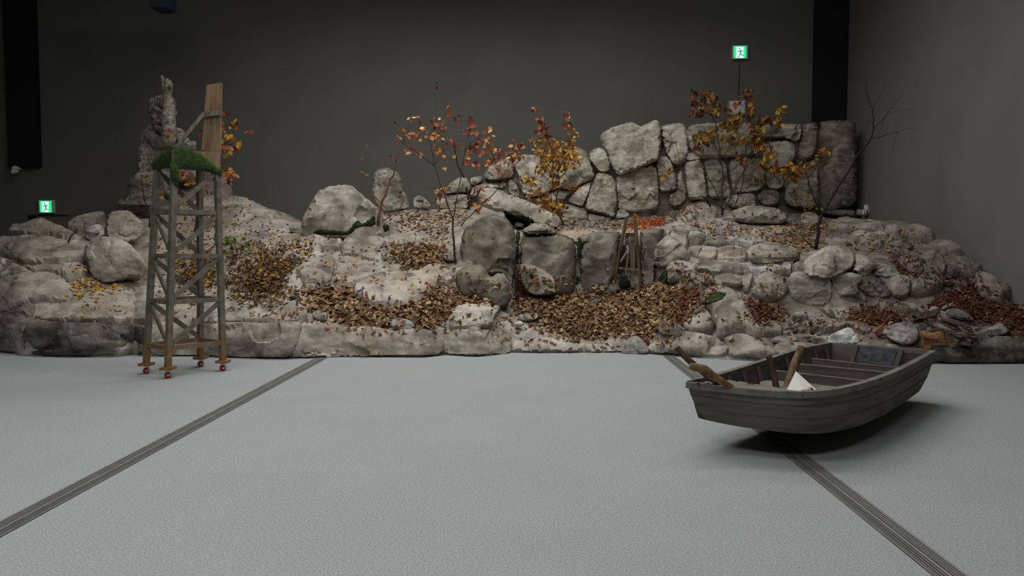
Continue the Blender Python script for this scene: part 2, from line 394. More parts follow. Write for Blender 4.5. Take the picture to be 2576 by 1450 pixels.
# exit signs
def exit_sign(u0, v0, u1, v1, Y, label):
    a = P(u0, v0, Y); b = P(u1, v1, Y)
    x0, x1, z0, z1 = a[0], b[0], b[2], a[2]; w = x1-x0; h = z1-z0
    e = empty('exit_sign', ((x0+x1)/2, Y+.06, z0), label, 'exit sign', 'running man exit signs')
    MB().box((x0,Y+.012,z0),(x1,YB-.001,z1)).build('housing', white_plastic, e)
    f = .09
    px0, px1, pz0, pz1 = x0+w*f, x1-w*f*1.4, z0+h*.06, z1-h*.08
    pw = px1-px0; ph = pz1-pz0
    pan = MB().box((px0,Y+.004,pz0),(px1,Y+.012,pz1)).build('panel', green_lit, e)
    door = MB().box((px0+pw*.2,Y+.002,pz0),(px0+pw*.78,Y+.004,pz1-ph*.06)).build('doorway', white_lit, pan)
    def q(x, z): return (px0+pw*x, Y, pz0+ph*z)
    m = MB()
    for s in ([(.52,.62),(.56,.36)], [(.50,.64),(.34,.52),(.27,.55)], [(.52,.64),(.66,.60),(.72,.52)], [(.55,.38),(.46,.22),(.36,.06),(.30,.05)], [(.56,.38),(.64,.22),(.80,.22)]):
        m.tube([q(*k) for k in s], [pw*.055 if len(s) == 2 else pw*.036]*len(s), 6)
    m.tube([q(.44,.74),q(.44,.75),q(.44,.83),q(.44,.84)], [pw*.03,pw*.06,pw*.06,pw*.03], 8)
    m.build('running_figure', green_man, pan)
exit_sign(1843.0, 113.5, 1882.0, 147.5, YB-.09, 'glowing green exit sign high on the back wall at right')
exit_sign(96.0, 503.5, 133.5, 536.0, YB-.09, 'glowing green exit sign low on the back wall at far left')
mc = MB().tube([P(1861.0, 149.0, YB-.01), P(1859.5, 200.0, YB-.01), P(1857.0, 254.0, YB-.01)], .006, 6).build('wall_cable', black_paint, label='thin dark cable running down the wall below the upper exit sign', cat='cable')
a = P(1835.0, 254.0, YB-.05); b = P(1874.0, 288.0, YB-.05)
wp = empty('wall_box', ((a[0]+b[0])/2, YB-.03, b[2]), 'white square wall box behind the tallest shrub', 'wall box')
MB().box((a[0],YB-.05,b[2]),(b[0],YB-.001,a[2])).build('housing', white_plastic, wp)
MB().box((a[0]+.03,YB-.058,b[2]+.03),(b[0]-.03,YB-.05,a[2]-.03)).build('cover', white_plastic, wp)
# round wall sockets on the right wall
def socket(u, v, label, plug):
    d = rays(np.array(float(u)), np.array(float(v))); t = (XR-.002)/d[0]; p = CAM+d*t
    r = .07
    e = empty('wall_socket', (p[0], p[1], p[2]-r), label, 'wall socket')
    MB().tube([(XR-.002,p[1],p[2]),(XR-.06,p[1],p[2]),(XR-.09,p[1],p[2]),(XR-.095,p[1],p[2])], [r,r,r*.8,.0], 20).build('face', white_plastic, e, smooth=.6)
    if plug:
        MB().tube([(XR-.07,p[1],p[2]+.05),(XR-.11,p[1]-.03,p[2]+.02),(XR-.12,p[1]-.05,p[2]-.06)], [.03,.035,.02], 10).build('plug', steel, e, smooth=.6)
        MB().tube([(XR-.03,p[1],p[2]+.06),(XR-.04,p[1],p[2]+.15)], [.058,.035], 14).build('cap', white_plastic, e, smooth=.6)
        MB().box((XR-.06,p[1]-.10,p[2]-.03),(XR-.04,p[1]-.07,p[2]+.04)).build('red_switch', red_rubber, e)
socket(2166, 535, 'plain round white socket low on the right wall', False)
socket(2183, 534, 'round white socket with a silver plug on the right wall', True)
# small white camera below duct
p = P(36.0, 429.0, 16.7)
e = empty('security_camera', (p[0], p[1], p[2]-.08), 'small white dome camera under the hanging duct', 'camera')
MB().tube([p+np.array([-.03,.29,.06]), p+np.array([-.03,.05,.06]), p+np.array([-.03,0,.05])], [.03,.055,.03], 10).build('mount', white_plastic, e, smooth=.7)
MB().tube([p+np.array([-.07,0,-.02]), p+np.array([-.04,0,-.03]), p+np.array([.05,0,-.02]), p+np.array([.10,0,-.03])], [.02,.055,.045,.012], 10).build('body', white_plastic, e, smooth=.7)
# speaker box hanging at the top
a = P(371.0, -90.0, 14.5); b = P(421.0, 18.0, 14.5)
e = empty('hanging_speaker', ((a[0]+b[0])/2, 14.7, b[2]), 'dark blue-grey box hanging from the ceiling above the statue', 'speaker')
x0, x1, z0, z1 = a[0], b[0], b[2], a[2]
V = [(x0+.03,14.5,z0),(x1-.01,14.5,z0),(x1-.01,14.9,z0),(x0+.03,14.9,z0),(x0-.04,14.4,z1),(x1,14.4,z1),(x1,14.9,z1),(x0-.04,14.9,z1)]
mk('cabinet', V, [(0,3,2,1),(4,5,6,7),(0,1,5,4),(1,2,6,5),(2,3,7,6),(3,0,4,7)], simple('speaker_dark', srgb(38,46,54), .8), e)
MB().tube([((x0+x1)/2,14.7,z1-.02),((x0+x1)/2,14.7,ZC-.02)], .02, 8).build('hanger', black_paint, e)

# ------------------------------------------------------------------ rock stage: base mass
ROCKS = []              # (verts, tris) collected for leaf dropping
def chip(p, s):
    q = Vector(p)*s; d, c = noise.voronoi(q); g = noise.noise_vector(c[0]*7.31+Vector((3.1,1.7,5.3)))
    return g.dot(q-c[0])/s+.25*noise.noise(c[0]*3.7)/s
def fbm(p, s=1.0, o=4): return noise.fractal(Vector(p)*s, 1.0, 2.0, o)
p0 = G(1300.0, 889.0)
stage = empty('rock_stage', (p0[0], p0[1], 0), 'long stepped ledge of sculpted grey-brown rock filling the back of the hall', 'rock formation')
us = np.arange(-240, 2790, 9.0); nr = 76
TT = np.linspace(0, 1, nr)
UU, T2 = np.meshgrid(us, TT)
VV = vb(UU)+(vt(UU)-vb(UU))*T2
B = S(UU, VV); NN = SN(UU, VV)
Vg = np.zeros((nr+8, len(us), 3))
for i in range(nr):
    for j in range(len(us)):
        p = B[i,j]; k = fbm(p, 1.3)*.05+fbm(p*np.array([1,1,3]), 3.5, 3)*.02+.13*chip(p*np.array([1,1,1.5]), 1.6)
        Vg[i+2,j] = p+NN[i,j]*(k-.035)
Vg[2,:,2] = np.maximum(Vg[2,:,2], 0.0)
Vg[1] = Vg[2]; Vg[1,:,2] = 0.003
Vg[0] = Vg[1]; Vg[0,:,1] += .25
top = Vg[nr+1]
for k, (f, dz) in enumerate([(.1,.015),(.3,.0),(.6,-.05),(.85,-.12),(.97,-.2),(.985,-1.2)]):
    r = top.copy(); lim = np.where(us > 2250, top[:,1]+.5, YB-.05)
    r[:,1] = top[:,1]+(lim-top[:,1])*f; r[:,2] = np.maximum(top[:,2]+dz, .05); Vg[nr+2+k] = r
Vg[...,0] = np.minimum(Vg[...,0], XR-.02)
nR, nC = Vg.shape[:2]
F = [(i*nC+j, i*nC+j+1, (i+1)*nC+j+1, (i+1)*nC+j) for i in range(nR-1) for j in range(nC-1)]
gr = mk('base_mass', Vg.reshape(-1,3), F, rock_warm, stage, smooth=.9)
gr.data.materials.append(rock_mid); gr.data.materials.append(rock_brown)
_fx = np.array([Vg.reshape(-1,3)[f[0]] for f in F]); _fn = np.array([fbm(p, .7) for p in _fx])
gr.data.polygons.foreach_set('material_index', np.where(_fx[:,0]+_fn*1.2 > 4.6, 2, np.where(_fx[:,0]+_fn*1.2 > 1.0, 1, 0)).astype(int).tolist())
ROCKS.append((Vg.reshape(-1,3), F))

# ------------------------------------------------------------------ stones from outlines
CR = {'A1':(0,150,3.68),'A2':(0,480,2.9),'A3':(600,380,4.29),'A4':(600,600,3.68),'A5':(1100,240,4.29),'A6':(1100,500,4.29),'A7':(1600,180,3.68),'A8':(1600,500,5.142),
      'B1':(2000,500,4.472),'B2':(1600,680,5.142),'B3':(2050,680,4.897),'F':(0,0,1.0),'E5':(2280,760,11.155)}
def px(crop, pts):
    ox, oy, s = CR[crop]; a = np.array(pts, float); return a/s+[ox, oy]
def grow(a, k): c = a.mean(0); return c+(a-c)*k
def chaikin(a, n=1, q=.22):
    for _ in range(n):
        b = np.roll(a, -1, 0); a = np.stack([a*(1-q)+b*q, a*q+b*(1-q)], 1).reshape(-1, 2)
    return a
def resample(a, step):
    b = np.vstack([a, a[:1]]); L = np.r_[0, np.cumsum(np.hypot(*np.diff(b, axis=0).T))]
    n = max(10, int(L[-1]/step)); t = np.linspace(0, L[-1], n, endpoint=False)
    return np.stack([np.interp(t, L, b[:,0]), np.interp(t, L, b[:,1])], -1)
def inside(a, q):
    x, y = q[:,0], q[:,1]; c = np.zeros(len(q), bool); n = len(a)
    for i in range(n):
        x1, y1 = a[i]; x2, y2 = a[i-1]
        k = ((y1 > y) != (y2 > y)); c ^= k & (x < (x2-x1)*(y-y1)/(y2-y1+1e-12)+x1)
    return c
def edist(a, q):
    d = np.full(len(q), 1e9)
    for i in range(len(a)):
        p = a[i]; r = a[(i+1)%len(a)]-p; l = (r*r).sum()+1e-12
        t = np.clip(((q-p)@r)/l, 0, 1); d = np.minimum(d, np.hypot(*(q-p-t[:,None]*r).T))
    return d
def mesh2d(poly, step=None, rnd=1, jag=.12):
    poly = np.asarray(poly, float)
    if ((poly[:,0]*np.roll(poly[:,1],-1)-np.roll(poly[:,0],-1)*poly[:,1]).sum()) < 0: poly = poly[::-1]
    sz = max(np.ptp(poly[:,0]), np.ptp(poly[:,1]))
    if step is None: step = min(8.5, max(1.6, sz/24))
    a = resample(chaikin(poly, rnd), step)
    a = a+RNG.normal(0, jag*step, a.shape)
    lo, hi = a.min(0), a.max(0); q = []
    ny = int((hi[1]-lo[1])/(step*.87))+1
    for i in range(ny):
        y = lo[1]+i*step*.87; xs = np.arange(lo[0]+(i%2)*step/2, hi[0], step)
        q.append(np.stack([xs, np.full_like(xs, y)], -1))
    q = np.vstack(q); q = q+RNG.uniform(-.18, .18, q.shape)*step
    q = q[inside(a, q)]
    if len(q): q = q[edist(a, q) > .55*step]
    allp = np.vstack([a, q]) if len(q) else a
    n = len(a)
    r = geometry.delaunay_2d_cdt([Vector(p) for p in allp], [], [list(range(n))], 1, 1e-4)
    V = np.array([tuple(p) for p in r[0]]); T = [tuple(f) for f in r[2]]
    T2 = []
    for f in T:
        for k in range(1, len(f)-1): T2.append((f[0], f[k], f[k+1]))
    d = edist(a, V); d[d < 1e-3] = 0
    return V, T2, d, step
def orient(V, T):
    """front faces towards the camera"""
    out = []
    for f in T:
        a, b, c = (V[i] for i in f)
        nn = np.cross(b-a, c-a)
        out.append(f if nn @ (CAM-a) > 0 else (f[0], f[2], f[1]))
    return out
def closed(V, Bk, T, d):
    """front surface V and back surface Bk share the outline (d==0)"""
    n = len(V); idx = np.arange(n); m = {}
    allV = list(V); back = idx.copy()
    for i in range(n):
        if d[i] > 0: back[i] = len(allV); allV.append(Bk[i])
    F = list(T)+[(back[f[0]], back[f[2]], back[f[1]]) for f in T]
    F = [f for f in F if len(set(f)) == 3]
    return np.array(allV), F
def free_stone(poly, Y0, T, p=2.2, back=.8, lean=0.0, facets=6, fd=.55, amp=.02, step=None, rnd=1, rough=2.5, foot=0.0, chp=.3, crs=3.2):
    poly = np.array(poly, float)
    if foot:
        hh = np.ptp(poly[:,1]); w = np.clip((poly[:,1]-(poly[:,1].max()-.3*hh))/(.3*hh), 0, 1)
        poly[:,1] += w*foot*hh
    V2, T2, d, st = mesh2d(poly, step, rnd)
    c = (V2.min(0)+V2.max(0))/2; r = np.maximum(np.ptp(V2, axis=0)/2, 1)
    q = np.clip(d/max(d.max(), 1e-6), 0, 1)
    g = (1-(1-q)**p)**(1/p)
    a = (V2-c)/r
    h = g.copy()
    for k in range(facets):
        gx, gy = random.uniform(-.8,.8), random.uniform(-.9,.7)
        h = np.minimum(h, np.maximum(random.uniform(fd, fd+.4)+gx*a[:,0]*.55+gy*a[:,1]*.55, .12)+.0*g)
        h = np.where(d == 0, 0, h)
    h = np.minimum(h, g)
    Yc = Y0+lean*(-a[:,1])
    base = P(V2[:,0], V2[:,1], Yc)
    nz = np.array([fbm(x, rough)*amp+fbm(x, rough*3.5, 3)*amp*.4+chp*chip(x+np.array([0,T*k,0]), crs) for x, k in zip(base, h)])
    Fr = P(V2[:,0], V2[:,1], Yc-T*h-nz*np.minimum(1, q*3))
    Bk = P(V2[:,0], V2[:,1], Yc+T*back*g)
    T3 = orient(Fr, T2)
    return closed(Fr, Bk, T3, d)
def carved_stone(poly, bulge=.09, edge=12.0, recess=.09, amp=.03, p=2.0, step=None, skirt=.16, rnd=1, rough=1.8, facets=3):
    if step is None: step = min(4.8, max(2.0, max(np.ptp(poly[:,0]), np.ptp(poly[:,1]))/34))
    V2, T2, d, st = mesh2d(poly, step, rnd, jag=.05)
    q = np.clip(d/edge, 0, 1); g = (1-(1-q)**p)**(1/p)
    c = (V2.min(0)+V2.max(0))/2; r = np.maximum(np.ptp(V2, axis=0)/2, 1); a = (V2-c)/r
    h = np.full(len(V2), bulge)
    qq = np.clip(d/max(d.max(), 1e-6), 0, 1)
    h = bulge*(.55+.45*np.sqrt(1-(1-qq)**2))
    for k in range(facets):
        gx, gy = random.uniform(-1,1), random.uniform(-1,.4)
        h = np.minimum(h, bulge*np.maximum(.75+.5*(gx*a[:,0]+gy*a[:,1]), .15))
    base = S(V2[:,0], V2[:,1]); nn = SN(V2[:,0], V2[:,1])
    nz = np.array([fbm(x, rough)*amp+fbm(x*np.array([1,1,3.0]), rough*3, 3)*amp*.5+.24*chip(x*np.array([1,1,1.6]), 2.4) for x in base])
    off = -recess+(recess+h)*g+nz*q
    Fr = base+nn*off[:,None]
    Bk = base-nn*(recess+skirt)
    Fr[:,0] = np.minimum(Fr[:,0], XR-.01); Bk[:,0] = np.minimum(Bk[:,0], XR-.01)
    Fr[:,2] = np.maximum(Fr[:,2], .004); Bk[:,2] = np.maximum(Bk[:,2], .004)
    T3 = orient(Fr, T2)
    return closed(Fr, Bk, T3, d)
def addrock(name, VF, mat, parent=None, smooth=.7, **kw):
    V, F = VF; ROCKS.append((V, F))
    return mk(name, V, F, mat, parent, smooth=smooth, **kw)

# --- carved blocks of the stage: (crop, outline, material, bulge, edge)
CARVED = [
 # left
 ('A2',[(-60,345),(200,340),(350,350),(470,380),(600,400),(620,460),(630,530),(450,530),(200,540),(60,470),(-60,480)],rock_warm,.16,14),
 ('A2',[(150,548),(400,538),(630,543),(650,620),(500,640),(400,600),(250,600)],rock_warm,.08,10),
 ('A2',[(-60,500),(40,490),(150,550),(250,590),(180,610),(60,640),(-60,690)],rock_warm,.1,12),
 ('A2',[(-60,705),(60,650),(180,612),(330,600),(430,620),(520,690),(540,790),(470,820),(270,800),(100,880),(-60,900)],rock_warm,.2,26),
 ('A2',[(480,870),(560,800),(650,720),(800,700),(900,670),(1080,700),(1110,800),(1250,900),(1060,962),(700,962),(235,942),(290,870)],rock_warm,.12,22),
 ('A2',[(170,1050),(232,948),(600,968),(1060,973),(1090,1080),(1060,1200),(800,1206),(500,1214),(190,1202)],rock_dark,.1,16),
 ('A2',[(-60,905),(100,884),(262,806),(228,945),(168,1050),(165,1190),(-60,1172)],rock_mid,.12,16),
 ('A2',[(70,330),(120,260),(190,265),(250,230),(330,225),(420,260),(500,310),(560,340),(500,385),(400,350),(250,340),(150,340)],rock_warm,.22,20),
 ('A2',[(480,270),(560,220),(700,185),(775,190),(760,230),(640,250),(600,300),(510,290)],rock_brown,.18,14),
 ('F',[(376,852),(386,820),(520,815),(700,815),(760,815),(746,860),(734,901),(640,901),(500,897),(380,896)],rock_mid,.1,14),
 ('A4',[(-420,700),(-200,740),(100,622),(350,572),(520,600),(640,690),(630,750),(500,772),(0,782),(-420,790)],rock_warm,.1,16),
 ('A4',[(600,798),(820,790),(1000,832),(1200,812),(1400,862),(1700,842),(1895,902),(1862,1082),(1700,1092),(1060,1100),(700,1112),(488,1104),(540,930)],rock_warm,.1,14),
 ('A4',[(1905,905),(1960,842),(2150,845),(2500,862),(2530,940),(2530,1075),(2300,1096),(1874,1082)],rock_grey,.09,14),
 ('A4',[(1940,770),(1980,630),(2200,612),(2290,582),(2360,620),(2440,640),(2360,740),(2330,832),(2100,840),(1960,835)],rock_grey,.1,12),
 ('F',[(1289,850),(1340,846),(1400,858),(1460,866),(1470,889),(1292,890)],rock_grey,.07,9),
 ('F',[(1463,868),(1520,862),(1575,862),(1640,880),(1650,892),(1560,889),(1473,889)],rock_grey,.07,9),
 ('A4',[(1060,450),(1250,352),(1450,312),(1650,312),(1780,232),(1990,312),(2000,400),(1800,440),(1780,540),(1560,600),(1350,620),(1180,590),(1080,510)],rock_warm,.13,26),
 ('A4',[(540,280),(620,210),(780,160),(900,180),(886,300),(850,420),(700,470),(620,440),(600,370)],rock_warm,.09,14),
 ('A4',[(894,300),(932,182),(1050,162),(1300,230),(1480,300),(1250,345),(1060,440),(870,450)],rock_warm,.09,14),
 ('A4',[(940,130),(970,10),(1200,0),(1360,30),(1350,90),(1480,190),(1250,210),(1050,150)],rock_warm,.08,12),
 ('A3',[(600,970),(700,912),(1128,922),(1100,1060),(1000,1050),(700,1030),(620,1000)],rock_warm,.08,12),
 ('A3',[(1140,932),(1500,912),(1600,970),(1600,1030),(1450,1040),(1380,1080),(1250,1130),(1100,1110),(1120,1000)],rock_warm,.08,12),
 ('A3',[(90,1160),(170,1060),(330,1050),(560,1060),(600,1110),(500,1160),(300,1200)],rock_warm,.07,12),
 ('A3',[(0,1190),(90,1160),(200,1180),(240,1260),(130,1300),(0,1290)],rock_warm,.08,12),
 # statue mound
 ('A1',[(1155,1350),(1190,1290),(1240,1230),(1230,1130),(1300,1070),(1450,1010),(1700,1005),(1900,1020),(2060,1080),(2110,1150),(2165,1250),(1900,1300),(1500,1420),(1250,1400)],rock_brown,.3,20),
 ('A1',[(1600,1290),(1900,1270),(2100,1245),(2300,1290),(2450,1370),(2576,1450),(2300,1500),(1800,1480),(1600,1420)],rock_warm,.1,18),
 # right, around the mound
 ('B2',[(600,700),(680,620),(740,520),(800,470),(850,475),(920,550),(990,640),(1020,700),(1000,780),(850,830),(620,800)],rock_grey,.22,20),
 ('B2',[(835,450),(900,370),(980,310),(1080,272),(1200,290),(1320,370),(1400,470),(1450,560),(1520,700),(1600,850),(1620,920),(1500,900),(1380,830),(1250,850),(1100,900),(1040,870),(1030,700),(950,560)],rock_grey,.32,26),
 ('B2',[(230,900),(280,800),(420,840),(640,800),(850,835),(1010,862),(1090,920),(1180,960),(1200,1060),(1120,1120),(900,1114),(500,1106),(130,1085),(180,960)],rock_grey,.1,16),
 ('B2',[(1110,930),(1200,870),(1350,842),(1480,872),(1600,930),(1720,1000),(1820,1080),(1810,1150),(1500,1158),(1200,1135),(1190,1010)],rock_grey,.14,18),
 ('B2',[(1760,990),(1900,942),(2100,942),(2280,980),(2400,1010),(2400,1170),(2000,1170),(1830,1130)],rock_grey,.1,14),
 ('B2',[(1640,790),(1700,740),(1850,720),(1910,770),(1880,860),(1760,850),(1660,850)],rock_grey,.1,10),
 ('B2',[(2000,600),(2060,565),(2200,590),(2250,630),(2100,650),(2010,640)],rock_grey,.08,8),
 ('B2',[(2260,690),(2400,660),(2571,680),(2571,760),(2420,800),(2280,760)],rock_brown,.08,10),
 ('B3',[(200,660),(400,640),(700,680),(690,760),(560,790),(430,700),(240,770)],rock_brown,.08,10),
 ('B3',[(1420,1050),(1480,980),(1580,932),(1760,950),(1930,880),(2050,802),(2200,820),(2500,852),(2800,860),(2800,1166),(1420,1166)],rock_dark,.12,20),
 ('B3',[(150,905),(700,892),(1200,930),(1440,990),(1420,1166),(200,1166)],rock_grey,.1,14),
 ('B3',[(940,430),(1060,395),(1240,420),(1290,490),(1100,500),(990,470)],rock_green,.08,8),
 ('B3',[(0,480),(90,470),(190,540),(240,610),(60,640),(0,630)],rock_grey,.07,8),
 # right block courses
 ('A8',[(265,680),(300,600),(380,550),(460,555),(560,620),(660,680),(690,760),(620,800),(540,810),(460,860),(400,900),(270,890),(262,780)],rock_grey,.2,16),
 ('A8',[(425,520),(480,430),(560,385),(640,410),(668,470),(678,600),(640,640),(540,600),(440,560)],rock_grey,.18,14),
 ('A8',[(375,400),(450,345),(560,325),(620,345),(640,390),(560,380),(480,410),(430,470),(380,450)],rock_grey,.14,10),
 ('A8',[(684,450),(700,390),(780,385),(850,420),(900,500),(880,580),(800,610),(690,605)],rock_grey,.15,13),
 ('A8',[(892,540),(960,480),(1040,460),(1110,500),(1190,570),(1200,608),(1000,608),(884,598)],rock_grey,.13,11),
 ('A8',[(700,640),(850,622),(1050,632),(1040,740),(980,790),(800,770),(700,700)],rock_warm,.1,12),
 ('A8',[(1062,650),(1240,622),(1400,660),(1440,760),(1410,800),(1330,810),(1150,800),(1062,790)],rock_warm,.1,12),
 ('A8',[(415,950),(450,860),(540,812),(640,820),(730,850),(758,920),(770,1020),(720,1060),(640,1020),(560,1060),(410,1100)],rock_grey,.17,16),
 ('A8',[(762,870),(900,832),(1050,820),(1120,860),(1250,840),(1380,860),(1450,910),(1490,960),(1400,968),(1150,975),(1000,1005),(940,960),(800,950)],rock_grey,.14,12),
 ('A8',[(990,1060),(1050,1012),(1200,982),(1330,992),(1368,1060),(1368,1150),(1300,1170),(1100,1160),(1000,1120)],rock_grey,.14,13),
 ('A8',[(800,980),(860,972),(960,1002),(980,1040),(980,1120),(930,1140),(830,1090)],rock_grey,.1,9),
 ('A8',[(1380,1000),(1450,982),(1520,987),(1500,1060),(1480,1150),(1440,1220),(1380,1200),(1374,1100)],rock_grey,.1,10),
 ('A8',[(1510,1180),(1540,1060),(1620,990),(1760,980),(1850,1020),(1900,1090),(1956,1150),(1935,1220),(1860,1300),(1760,1330),(1600,1300),(1510,1250)],rock_grey,.18,18),
 ('A8',[(1400,860),(1450,820),(1560,832),(1700,842),(1850,802),(2000,800),(2030,860),(2010,960),(1900,960),(1700,978),(1550,968),(1480,920)],rock_pale,.09,10),
 ('A8',[(520,310),(590,220),(690,100),(740,40),(830,45),(900,80),(1000,130),(1070,190),(1000,210),(850,220),(700,270)],rock_warm,.16,16),
 ('A8',[(1040,1170),(1200,1182),(1350,1200),(1370,1300),(1330,1330),(1200,1260),(1050,1230)],rock_grey,.08,9),
 ('A8',[(560,1060),(640,1025),(720,1065),(760,1120),(700,1190),(580,1180)],rock_grey,.08,9),
 ('A8',[(700,300),(900,250),(1100,270),(1330,330),(1360,400),(1180,450),(900,440),(760,380)],rock_pale,.08,12),
 ('A8',[(1150,480),(1400,465),(1700,480),(1650,560),(1450,600),(1200,560)],rock_pale,.07,10),
 ('A8',[(1480,400),(1800,350),(2000,390),(1960,470),(1700,480),(1500,460)],rock_warm,.07,10),
 ('B1',[(-60,880),(60,862),(250,872),(378,902),(398,1000),(398,1130),(330,1200),(100,1190),(-30,1150),(-78,1000)],rock_grey,.18,16),
 ('B1',[(404,890),(480,862),(640,872),(740,902),(748,960),(680,1000),(800,1100),(810,1150),(700,1165),(520,1130),(450,1020)],rock_grey,.17,15),
 ('B1',[(690,1005),(780,962),(850,992),(880,1060),(900,1110),(840,1110),(760,1060)],rock_green,.12,9),
 ('B1',[(745,890),(820,880),(920,922),(980,1000),(990,1060),(930,1060),(870,990),(800,940)],rock_green,.12,9),
 ('B1',[(930,890),(1060,880),(1200,900),(1290,950),(1280,1080),(1180,1120),(1100,1090),(1020,1000),(960,940)],rock_grey,.16,14),
 ('B1',[(950,1080),(1030,1032),(1090,1052),(1060,1110),(960,1130)],rock_green,.1,8),
 ('B1',[(1110,690),(1220,690),(1330,632),(1480,622),(1580,652),(1650,720),(1690,810),(1660,860),(1500,850),(1330,830),(1230,780),(1180,720)],rock_brown,.2,18),
 ('B1',[(1290,980),(1350,960),(1430,872),(1500,862),(1620,892),(1665,960),(1640,1020),(1500,1080),(1380,1100),(1300,1080)],rock_brown,.18,16),
 ('B1',[(1140,400),(1200,350),(1380,332),(1480,360),(1550,400),(1560,480),(1430,480),(1300,450),(1150,450)],rock_brown,.16,13),
 ('B1',[(1450,570),(1530,525),(1700,517),(1850,560),(1920,640),(1950,690),(1800,680),(1640,690),(1580,640)],rock_brown,.16,14),
 ('B1',[(1630,694),(1750,662),(1920,692),(2040,740),(2060,765),(1700,768)],rock_brown,.1,8),
 ('B1',[(1690,775),(2060,772),(2100,830),(2110,875),(1900,882),(1730,855)],rock_brown,.1,9),
 ('B1',[(2010,900),(2110,884),(2250,932),(2320,1000),(2345,1100),(2330,1160),(2200,1150),(2080,1100),(2040,1000)],rock_brown,.16,14),
 ('B1',[(390,280),(450,232),(600,222),(750,252),(950,272),(1180,302),(1250,332),(1150,380),(900,340),(650,330),(420,320)],rock_grey,.1,11),
 ('B1',[(640,380),(720,352),(900,362),(1050,402),(1110,450),(900,470),(680,450)],rock_grey,.08,10),
 ('B1',[(340,440),(600,430),(900,475),(1020,520),(800,560),(560,510),(380,500)],rock_grey,.07,10),
 ('B1',[(1000,600),(1200,560),(1310,590),(1200,660),(1040,650)],rock_brown,.08,9),
 ('B1',[(60,190),(130,165),(250,190),(270,260),(180,300),(80,260)],rock_warm,.1,9),
]
for crop, pl, m, bu, ed in CARVED:
    if crop in ('A8','B1','B2') and m is rock_grey: m = rock_mid
    addrock('stone', carved_stone(grow(px(crop, pl), 1.08 if crop in ('A8','B1') else 1.03), bu*(1.0 if m is rock_brown else .7), ed*.6, recess=.06, p=2.8, facets=0 if crop == 'B2' else 2), m, stage)
# dark upright cliff blocks in the middle: free standing bodies on the terrain
CLIFF = [
 ('A6',[(235,730),(240,560),(265,400),(300,310),(380,260),(480,200),(620,170),(740,210),(820,290),(840,400),(850,560),(850,700),(820,760),(700,740),(500,790),(400,760)],rock_green,12.75,.55,3.0),
 ('A6',[(885,480),(900,392),(1000,382),(1330,378),(1440,412),(1500,470),(1510,600),(1500,800),(1490,940),(1400,960),(1200,960),(1000,960),(890,900),(882,690)],rock_green,12.95,.5,4.0),
 ('A6',[(900,350),(960,310),(1040,262),(1100,250),(1200,280),(1330,370),(1000,376)],rock_grey,13.15,.4,2.4),
 ('A6',[(880,720),(930,700),(1050,720),(1160,770),(1240,830),(1280,900),(1290,980),(1000,990),(890,900)],rock_mid,12.42,.22,2.4),
 ('A6',[(1500,440),(1560,400),(1700,360),(1960,342),(1990,400),(1980,560),(1950,800),(1780,930),(1640,940),(1540,930),(1530,700),(1550,520)],rock_green,12.95,.5,3.2),
 ('A6',[(1660,950),(1780,880),(1900,820),(1970,850),(2000,1000),(1690,1010)],rock_mid,12.78,.25,2.4),
 ('A6',[(1985,420),(2060,400),(2180,400),(2200,560),(2200,900),(1960,900),(1960,600)],rock_green,13.15,.3,3.0),
 ('A6',[(2180,400),(2200,332),(2380,316),(2460,332),(2440,430),(2380,560),(2370,740),(2350,900),(2200,900),(2185,700)],rock_green,12.9,.45,3.0),
 ('A6',[(2215,890),(2320,852),(2380,860),(2380,980),(2215,980)],rock_mid,12.75,.25,2.4),
 ('A6',[(520,780),(640,692),(760,702),(830,762),(820,900),(790,950),(740,840),(650,800),(590,845)],rock_green,12.45,.4,2.4),
 ('A6',[(195,830),(240,760),(340,722),(460,705),(520,750),(556,828),(590,850),(640,800),(720,812),(770,880),(810,960),(805,1040),(740,1090),(600,1100),(450,1080),(300,1060),(205,1000)],rock_green,12.0,.45,2.4),
]
for crop, pl, m, Y0, T, p in CLIFF:
    addrock('cliff_block', free_stone(px(crop, pl), Y0, T, p, lean=.12, facets=4, fd=.8, amp=.035, rough=1.8, foot=.22), m, stage)

# --- moss pads on the stage
def moss_pad(poly, parent, mat=moss, lift=.10, **kw):
    bv = BVHTree.FromPolygons(*ALLROCK())
    V2, T2, d, st = mesh2d(poly, 2.5, 1, jag=.35)
    pts = []
    for (u, v), dd in zip(V2, d):
        r = Vector(rays(np.array(u), np.array(v))).normalized()
        h = bv.ray_cast(Vector(CAM), r)
        if h[0] is None: pts.append(np.array(S(u, v))); continue
        q = h[0]-r*(.004+.03*min(1, dd/5)*(.7+.8*abs(fbm(h[0], 9))))
        pts.append(np.array(q))
    Fr = np.array(pts); Bk = Fr+np.array([0,.05,-.02])
    V, F = closed(Fr, Bk, orient(Fr, T2), d)
    return mk('moss', V, F, mat, parent, smooth=3.2, **kw)
_cache = [0, None]
def ALLROCK():
    if _cache[0] != len(ROCKS):
        Va = []; Fa = []; n = 0
        for V, F in ROCKS:
            Va += [tuple(p) for p in V]; Fa += [tuple(int(i)+n for i in f) for f in F]; n += len(V)
        _cache[0] = len(ROCKS); _cache[1] = (Va, Fa)
    return _cache[1]

